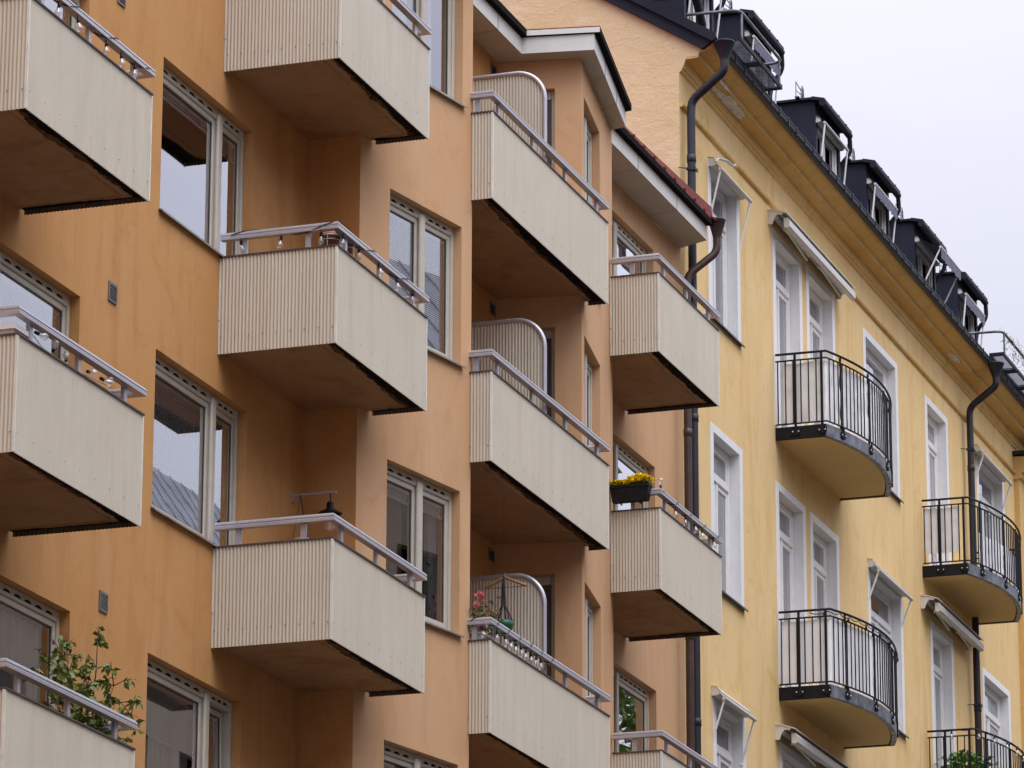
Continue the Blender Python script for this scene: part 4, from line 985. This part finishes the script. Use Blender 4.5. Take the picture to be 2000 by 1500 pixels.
def build_strings():
    y = YF+.012; z = railz(1)
    string_light([(c1x+.05, y, z), (c1x+W2C-.1, y, z)], [.5, .85, 1.42, 1.72, 2.0], 'clear bulbs on black wire along top left balcony rail', .06, 1.6)
    string_light([(c2x+.012, -.12, z), (c2x+.012, y, z), (c2x+W2C-.05, y, z)], [.07, .48, .88, 1.2, 1.6, 2.12, 2.6, 3.05], 'clear bulbs on black wire around both sides of the middle balcony rail', .05, 1.3)
    z = railz(2); y2 = YF+.05
    P = [(c1x+.25, y2, zt(2)+.15), (c1x+.6, y2, zt(2)+.05), (c1x+.95, y2, zt(2)+.04), (c1x+1.3, y2, zt(2)+.06), (c1x+1.9, y2, zt(2)+.1)]
    t = thing('string_light', 'clear bulbs lying slack along the coping under the left middle rail', 'string lights', P[0], 'strings of bulbs on the balcony railings')
    w = MB(); w.tube(P, .004, 5); part('wire', w, 'plasticwhite', t)
    for s in (.15, .5, .75, 1.15, 1.4, 1.6): p, tg = along3(P, s); bulb(t, p+Vector((0, -.01, .03)), (random.uniform(-1, 1), -.3, random.uniform(-.2, .3)))
    x0 = CX-1.9183
    string_light([(x0+.012, YF+.2, z), (x0+.012, y, z), (x0+2.0, y, z)], [.1, .38, .6, .78, .94, 1.1, 1.28, 1.44, 1.6, 1.74], 'dense row of clear bulbs below the rail in front of pink flowers', .06, 3.5)
    x0 = 2*CX-(c2x+W2C); z = railz(1)
    string_light([(x0+.05, y, z), (x0+W2C-.05, y, z)], [.02, .55, .95, 1.3, 1.6, 2.05], 'clear bulbs on balcony rail beside the yellow flower box', .05, 2.2, up=(0,))
    b = YBAL[3]; P = [(x, yy, b[4]) for x, yy in b[6]]
    t = thing('string_light', 'clear hanging bulbs along the railing of the bottom right curved balcony', 'string lights', P[0], 'strings of bulbs on the balcony railings')
    w = MB(); L = plen3(P); pts = []
    for i in range(120):
        p, tg = along3(P, .1+(L-.2)*i/119); pts.append(p+Vector((0, -.02, .01-.03*abs(math.sin(i*.4)))))
    w.tube(pts, .005, 4); part('wire', w, 'wire', t)
    for i in range(10): p, tg = along3(P, .35+(L-.7)*i/9); bulb(t, p+Vector((0, -.02, -.02)))
    b = YBAL[1]; P = [(x, yy, b[4]-.02) for x, yy in b[6]]
    t = thing('string_light', 'dark cable with black sockets wound under top rail of lower left curved balcony', 'string lights', P[0], 'strings of bulbs on the balcony railings')
    w = MB(); L = plen3(P); pts = []
    for i in range(160):
        p, tg = along3(P, .4+(L-.5)*i/159); pts.append(p+Vector((.01*math.sin(i*1.1), -.02, -.012-.03*abs(math.sin(i*.35)))))
    w.tube(pts, .007, 4); part('wire', w, 'wire', t)
    for i in range(9):
        p, tg = along3(P, .6+(L-.8)*i/8); k = MB(); k.lathe(p+Vector((0, -.02, -.085)), [(0, 0), (.014, .003), (.017, .03), (.012, .06), (0, .061)], 8); part('socket', k, 'wire', t)
build_strings()

def blossom(m, c, r, n, mi, rng, flat=.7):
    for i in range(n):
        d = Vector((rng.gauss(0, 1), rng.gauss(0, 1), abs(rng.gauss(0, 1))*flat+.1)).normalized(); m.leaf(Vector(c)+d*r*.25, d, r*.9, r*.65, mi)
def flower_box():
    x0 = 2*CX-(c2x+W2C); k = 1; z = zt(k)
    t = thing('flower_box', 'dark flower box of yellow blooms hung on the side rail, far column', 'flower box', (x0-.06, -.84, z+.06))
    xa, xb, ya, yb, za, zb_ = x0-.13, x0+.0, -1.08, -.62, z+.085, z+.275
    b = MB(); 
    P = lambda k_, zz: [(xa+k_, ya+k_, zz), (xb-k_, ya+k_, zz), (xb-k_, yb-k_, zz), (xa+k_, yb-k_, zz)]
    R_ = [P(.022, za), P(.0, zb_-.03), P(-.008, zb_-.03), P(-.008, zb_), P(.008, zb_), P(.012, zb_-.04)]
    vs = sum(R_, []); fs = [(3, 2, 1, 0), (20, 21, 22, 23)]
    for r in range(5):
        for i in range(4): j = (i+1) % 4; fs.append((r*4+i, r*4+j, r*4+4+j, r*4+4+i))
    b.mesh(vs, fs); part('box', b, 'boxblack', t)
    h = MB()
    for y in (-.95, -.72): h.tube([(xa, y, za-.005), (xb+.01, y, za-.01), (xb+.01, y, z+.25), (xb+.05, y, z+.255)], .007, 5)
    part('bracket', h, 'wire', t)
    rng = random.Random(2)
    f = MB()
    for i in range(170):
        y = rng.uniform(ya, yb); x = rng.uniform(xa, xb); f.leaf((x, y, zb_-.01+rng.uniform(0, .05)), (rng.uniform(-1, 1), rng.uniform(-1, 1), rng.uniform(.1, .9)), .055, .035, 0)
    part('foliage', f, 'leaf', t)
    f = MB()
    for i in range(60):
        y = rng.uniform(ya, ya+.26); h_ = .07+.045*math.sin((y-ya)/.24*math.pi); blossom(f, (rng.uniform(xa-.01, xb), y, zb_+rng.uniform(.02, h_)), .036, 30, 0, rng)
    for i in range(46):
        y = rng.uniform(yb-.26, yb+.0); blossom(f, (rng.uniform(xa-.01, xb), y, zb_+rng.uniform(.005, .045)), .033, 30, 0, rng)
    part('blossoms', f, 'yellow_flower', t)
flower_box()
def potted_tree():
    rng = random.Random(11); bx, by, z0 = 31.72, -.92, floorz(3)
    t = thing('potted_tree', 'small leafy potted tree rising above the bottom left balcony rail', 'tree', (bx, by, z0))
    p = MB(); p.lathe((bx, by, z0), [(0, 0), (.14, 0), (.19, .30), (.205, .30), (.205, .34), (.18, .34), (.17, .30), (0, .29)], 16); part('pot', p, 'terracotta', t)
    tr = MB(); lf = MB(); tips = []
    mains = [((-.62, -.12, 1.02), .017), ((-.38, .06, 1.20), .016), ((-.12, -.12, 1.34), .018), ((.10, .05, 1.22), .016), ((.45, -.02, .98), .015), ((.82, .02, .96), .014), ((-.85, -.05, .86), .012), ((-.2, .12, 1.26), .013), ((-.55, .1, 1.1), .012), ((.25, -.1, 1.08), .012)]
    for (dx, dy, h), r in mains:
        P = [Vector((bx+dx*.06, by+dy*.3, z0+.3))]
        for i in range(1, 8):
            k = i/7; P.append(Vector((bx+.06+dx*1.06*(k**1.5)+rng.uniform(-.02, .02), by+dy*k, z0+.3+h*.93*k)))
        tr.tube(P, [r*(1-.8*i/7) for i in range(8)], 6)
        for i in range(3, 8):
            for q in range(3):
                d = Vector((rng.uniform(-1, 1), rng.uniform(-.8, .8), rng.uniform(-.1, .9))).normalized(); e = P[i]+d*rng.uniform(.10, .24)
                tr.tube([P[i], (P[i]+e)/2+Vector((0, 0, .01)), e], [.005, .004, .0025], 4, cap=False)
                for m in range(7):
                    s = P[i]+(e-P[i])*rng.uniform(.35, 1); ld = Vector((rng.uniform(-1, 1), rng.uniform(-1, 1), rng.uniform(-.9, .25))); lf.leaf(s, ld, rng.uniform(.06, .09), rng.uniform(.034, .052), 0)
    part('trunk', tr, 'bark', t); part('crown', lf, 'leaf', t)
potted_tree()
def lantern():
    x, z = 38.28, 12.60; t = thing('wall_lantern', 'black enamel lantern hanging from grey wall bracket in balcony corner', 'lantern', (x, 0, z))
    b = MB(); b.box(x-.03, x+.03, -.015, 0, z-.07, z+.03); b.box(x-.008, x+.008, -.46, -.015, z-.008, z+.014); b.tube([(x, -.015, z-.06), (x, -.14, z-.005)], .007, 5); part('bracket', b, 'alu', t)
    y = -.40
    s = MB(); s.tube([(x, y, z), (x, y, z-.09)], .006, 5); s.lathe((x, y, z-.21), [(.115, 0), (.108, .014), (.06, .035), (.038, .05), (.036, .10), (.03, .115), (0, .12)], 20); s.lathe((x, y, z-.21), [(.113, .0), (.05, .022), (0, .024)], 20); part('shade', s, 'black', t)
    g = MB(); g.lathe((x, y, z-.36), [(.045, 0), (.052, .07), (.05, .15)], 14); part('glass', g, 'bulb', t)
    l = MB(); l.lathe((x, y, z-.31), [(0, 0), (.02, .02), (.02, .06), (.012, .1)], 10); part('lamp_bulb', l, 'plasticwhite', t)
    t = thing('hanging_pot', 'white plastic pot hung on thin cords beside the black lantern', 'plant pot', (x-.02, -.09, z-.55))
    p = MB(); X, Y, Z = x-.02, -.12, z-.58; p.lathe((X, Y, Z), [(0, 0), (.07, 0), (.085, .11), (.092, .11), (.092, .135), (.08, .135), (.075, .1), (0, .09)], 16); part('pot', p, 'plasticwhite', t)
    c = MB()
    for a in range(3): c.tube([(X+.088*math.cos(a*2.1), Y+.088*math.sin(a*2.1), Z+.13), (X, Y+.02, z-.0)], .003, 4)
    part('cord', c, 'wire', t)
lantern()
def small_balcony_things():
    # terracotta pots in wire holders, middle balcony
    for i, (x, y, lb) in enumerate(((36.60, -1.03, 'terracotta pot in a wire ring hung inside the balcony corner'), (36.86, -1.06, 'second terracotta pot in a wire ring, right of the corner post'))):
        t = thing('flower_pot', lb, 'flower pot', (x, y, zt(1)-.1), 'terracotta pots in wire rings')
        p = MB(); p.lathe((x, y, zt(1)+.0), [(0, 0), (.06, 0), (.085, .16), (.095, .16), (.095, .2), (.082, .2), (.075, .15), (0, .14)], 18); part('pot', p, 'terracotta', t)
        r = MB()
        for zz in (.12, .165): r.tube([(x+.1*math.cos(a*math.pi/10), y+.1*math.sin(a*math.pi/10), zt(1)+.0+zz) for a in range(21)], .006, 5, cap=False)
        for a in (0, 1.6, 3.2, 4.7): r.tube([(x+.1*math.cos(a), y+.1*math.sin(a), zt(1)+.17), (x+.1*math.cos(a), y+.1*math.sin(a), zt(1)+.02)], .007, 4)
        part('holder', r, 'alu', t)
    # white planter at the left middle balcony
    t = MB(); x0 = c1x
    R_ = [[(x0+.03+a, -1.13+a, z), (x0+.24-a, -1.13+a, z), (x0+.24-a, -.45-a, z), (x0+.03+a, -.45-a, z)] for a, z in ((.03, zt(2)-.1), (.0, zt(2)+.06), (-.02, zt(2)+.06), (-.02, zt(2)+.10), (.0, zt(2)+.10), (.02, zt(2)+.04))]
    vs = sum(R_, []); fs = [(3, 2, 1, 0), (20, 21, 22, 23)]
    for r in range(5):
        for i in range(4): j = (i+1) % 4; fs.append((r*4+i, r*4+j, r*4+4+j, r*4+4+i))
    t.mesh(vs, fs); solo('planter_box', t, 'white', 'white planter box behind the rail corner at the left edge', 'planter', base=(x0+.13, -.8, zt(2)-.1))
    # pink geranium in a white box
    x0 = CX-1.9183; rng = random.Random(4); z = zt(2)
    t = thing('geranium', 'straggly pink geranium in white box behind the lower middle balcony rail', 'plant', (x0+.2, -.95, z-.05))
    b = MB(); b.bevbox(x0+.08, x0+.55, -1.06, -.90, z-.06, z+.085, .01); b.bevbox(x0+.06, x0+.57, -1.08, -.88, z+.085, z+.11, .006); part('box', b, 'white', t)
    st = MB(); lf = MB(); fl = MB()
    for i in range(30):
        x, y = rng.uniform(x0-.02, x0+.62), rng.uniform(-1.1, -.8); h = rng.uniform(.12, .46)
        top = Vector((x+rng.uniform(-.08, .08), y+rng.uniform(-.06, .06), z+.1+h)); st.tube([(x, y, z+.1), (x+.01, y, z+.1+h*.5), top], [.006, .005, .003], 5)
        for q in range(6): lf.leaf((x+rng.uniform(-.04, .04), y+rng.uniform(-.04, .04), z+.1+h*rng.uniform(.2, .9)), (rng.uniform(-1, 1), rng.uniform(-1, 1), rng.uniform(-.2, .6)), .05, .045, 0 if i % 3 else 1)
        if i % 3: blossom(lf, top, .025, 14, 1, rng)
    for c, r in (((x0+.02, -1.05, z+.47), .05), ((x0-.03, -1.04, z+.36), .04), ((x0+.32, -.98, z+.50), .045), ((x0+.48, -.95, z+.33), .04), ((x0+.22, -1.02, z+.18), .045), ((x0+1.15, -1.0, z+.05), .045), ((x0+.5, -.9, z+.48), .02)): blossom(fl, c, r, 34, 0, rng, 1.0)
    part('stems', st, 'dry', t); part('foliage', lf, ['leaf_bright', 'dry'], t); part('blossoms', fl, 'pink_flower', t)
    # hanging green pot and coat hanger
    X, Y = 42.18, -.80; zs = ZB0-H*1+.05
    t = thing('hanging_pot', 'green pot hanging in black cords before the ribbed screen', 'plant pot', (X, Y, 12.1))
    p = MB(); p.lathe((X, Y, 12.02), [(0, 0), (.07, .01), (.10, .1), (.115, .15), (.105, .15), (.09, .1), (0, .09)], 16); part('pot', p, 'greenpot', t)
    c = MB(); c.tube([(X, Y, zs), (X, Y, 12.66)], .002, 4)
    for a in range(6): c.tube([(X, Y, 12.66), (X+.014*math.cos(a), Y+.014*math.sin(a), 12.5), (X+.02*math.cos(a), Y+.02*math.sin(a), 12.34), (X+.108*math.cos(a*1.05), Y+.108*math.sin(a*1.05), 12.16)], .007, 4)
    part('cord', c, 'wire', t)
    h = MB(); X2 = X+.05; h.tube([(X2, Y-.235, 12.55), (X2, Y-.12, 12.60), (X2, Y, 12.655), (X2, Y+.12, 12.60), (X2, Y+.235, 12.55)], [.012, .013, .015, .013, .012], 6, flat=1.3); h.tube([(X2, Y-.225, 12.55), (X2, Y+.225, 12.55)], .006, 5); h.tube([(X2, Y, 12.655), (X2, Y, 12.70), (X2, Y+.02, 12.72), (X2, Y+.035, 12.70)], .004, 4)
    solo('coat_hanger', h, 'wood', 'pale wooden coat hanger in front of the ribbed screen', 'coat hanger', base=(X2, Y, 12.6))
    # house plant behind glass of the bay window
    rng = random.Random(8); P = Vector(FB(1.66, .33, 12.35)); m = MB()
    for i in range(110):
        d = Vector((rng.gauss(0, .10), rng.gauss(0, .06), rng.uniform(-.55, .1))); m.leaf(P+d, (rng.uniform(-1, 1), rng.uniform(-1, 1), -.6), .08, .05, 0)
    t = thing('house_plant', 'trailing green plant behind glass of the lower bay window', 'plant', tuple(P)); part('foliage', m, 'leaf_bright', t)
    q = MB(); q.lathe(P+Vector((0, 0, .02)), [(0, 0), (.06, 0), (.08, .1), (0, .1)], 12); q.tube([P+Vector((0, 0, .12)), P+Vector((0, 0, .55))], .004, 4); part('pot', q, 'terracotta', t)
    # bottom right curved balcony: plant and wicker chair
    b = YBAL[3]; z = b[3]; rng = random.Random(6); X, Y = 64.35, -.42
    t = thing('balcony_plant', 'bushy bright green plant on the bottom right curved balcony', 'plant', (X, Y, z))
    p = MB(); p.lathe((X, Y, z), [(0, 0), (.16, 0), (.2, .32), (.18, .32), (0, .3)], 14); part('pot', p, 'terracotta', t)
    m = MB()
    for i in range(420):
        a = rng.uniform(0, 6.28); r = abs(rng.gauss(0, .2)); m.leaf((X+r*math.cos(a)*1.3, Y+r*math.sin(a), z+.45+rng.uniform(0, .38)*(1-r)), (math.cos(a), math.sin(a), rng.uniform(-.5, .6)), rng.uniform(.08, .13), rng.uniform(.05, .09), 0)
    part('foliage', m, 'leaf_bright', t)
    X, Y = 65.55, -.45; t = thing('wicker_chair', 'wicker chair with arched back on the bottom right curved balcony', 'chair', (X, Y, z))
    m = MB(); arc = [(X+.33*math.cos(a), Y+.06*math.sin(a), z+.50+.36*math.sin(a)) for a in [math.pi*i/14 for i in range(15)]]; m.tube([(X+.33, Y, z+.42)]+arc+[(X-.33, Y, z+.42)], .017, 6); part('back_hoop', m, 'black', t)
    m = MB()
    for i in range(1, 14): m.tube([(X+(.33*math.cos(math.pi*i/14)), Y+.05, z+.42), arc[i]], .006, 4)
    part('backrest', m, 'rattan', t)
    m = MB(); m.lathe((X, Y-.22, z+.40), [(0, 0), (.29, 0), (.31, .02), (.29, .045), (0, .05)], 18); part('seat', m, 'rattan', t)
    for dx, dy in ((-.24, -.02), (.24, -.02), (-.2, -.4), (.2, -.4)): m = MB(); m.tube([(X+dx, Y+dy, z), (X+dx*.95, Y+dy, z+.41)], .014, 6); part('leg', m, 'black', t)
small_balcony_things()

# ------------------------------------------------------------------ across the street (seen only as reflections in the glass)
def across():
    t = thing('opposite_building', 'apartment house across the street, mirrored in the window panes', 'building', (50, -22, 0))
    w = MB(); holes = []
    for r in range(6):
        for i in range(34): x = 2+i*2.75; holes.append((x, x+1.2, 1.6+r*3.2, 3.3+r*3.2))
    fr = Fr(96, -18.6, 180)
    wall_grid(w, fr, 0, 96, 0, 21.0, [(96-b, 96-a, c, d) for a, b, c, d in holes], .2)
    for x in (0, 96): w.face([(x, -18.6, 0), (x, -28, 0), (x, -28, 21), (x, -18.6, 21)])
    w.face([(0, -28, 0), (96, -28, 0), (96, -28, 21), (0, -28, 21)]); part('wall', w, 'oppwall', t)
    g = MB()
    for a, b, c, d in holes: g.face([(a, -18.8, c), (b, -18.8, c), (b, -18.8, d), (a, -18.8, d)])
    part('glazing', g, 'slot', t)['kind'] = 'stuff'
    r = MB(); E_, R_ = (-18.3, 21.0), (-22.6, 27.35); R2 = (-22.6, 26.0); XS = 73
    for xa, xb, rr in ((-.4, XS, R2), (XS, 96.4, R_)): r.face([(xa, *E_), (xb, *E_), (xb, *rr), (xa, *rr)]); r.face([(xa, -28.5, 21), (xa, *rr), (xb, *rr), (xb, -28.5, 21)]); r.face([(xb, *E_), (xb, *rr), (xb, -28.5, 21)]); r.face([(xa, *E_), (xa, *rr), (xa, -28.5, 21)])
    rf = part('roof', r, 'opproof', t)
    s = MB()
    for i in range(150):
        x = .2+i*.64; Rr = R2 if x < XS else R_; s.mesh([(x-.02, E_[0], E_[1]+.02), (x+.02, E_[0], E_[1]+.02), (x+.02, Rr[0], Rr[1]+.02), (x-.02, Rr[0], Rr[1]+.02), (x-.02, E_[0], E_[1]+.045), (x+.02, E_[0], E_[1]+.045), (x+.02, Rr[0], Rr[1]+.045), (x-.02, Rr[0], Rr[1]+.045)], [(4, 5, 6, 7), (0, 4, 7, 3), (1, 2, 6, 5)])
    part('standing_seam', s, 'opproof', rf)['kind'] = 'stuff'
    for n, (X, Y, h, lb) in enumerate(((113, -24, 37, 'tall leafy tree across the street, mirrored in the lowest far window'), (122, -22, 36, 'broad leafy tree farther along the street, mirrored behind the other'))):
        rng = random.Random(20+n); t = thing('street_tree', lb, 'tree', (X, Y, 0), 'trees across the street'); tr = MB(); m = MB()
        tr.tube([(X, Y, 0), (X+.1, Y, h*.3), (X-.1, Y+.1, h*.6), (X, Y, h*.9)], [.45, .36, .22, .06], 10)
        cs = []
        for i in range(60):
            a = rng.uniform(0, 6.28); zz = h*rng.uniform(.45, .95); r = rng.uniform(1.5, 5.2)*(1.25-zz/h)*1.5; c = Vector((X+r*math.cos(a), Y+r*math.sin(a), zz)); cs.append(c); tr.tube([(X, Y, zz-2), (Vector((X, Y, zz-2))+c)/2+Vector((0, 0, .6)), c], [.12, .08, .03], 5)
        for c in cs:
            for i in range(110):
                d = Vector((rng.gauss(0, 1.05), rng.gauss(0, 1.05), rng.gauss(0, .8))); m.leaf(c+d, (rng.uniform(-1, 1), rng.uniform(-1, 1), rng.uniform(-1, .3)), .5, .3, 0)
        part('trunk', tr, 'bark', t); part('crown', m, 'leaf', t)
across()
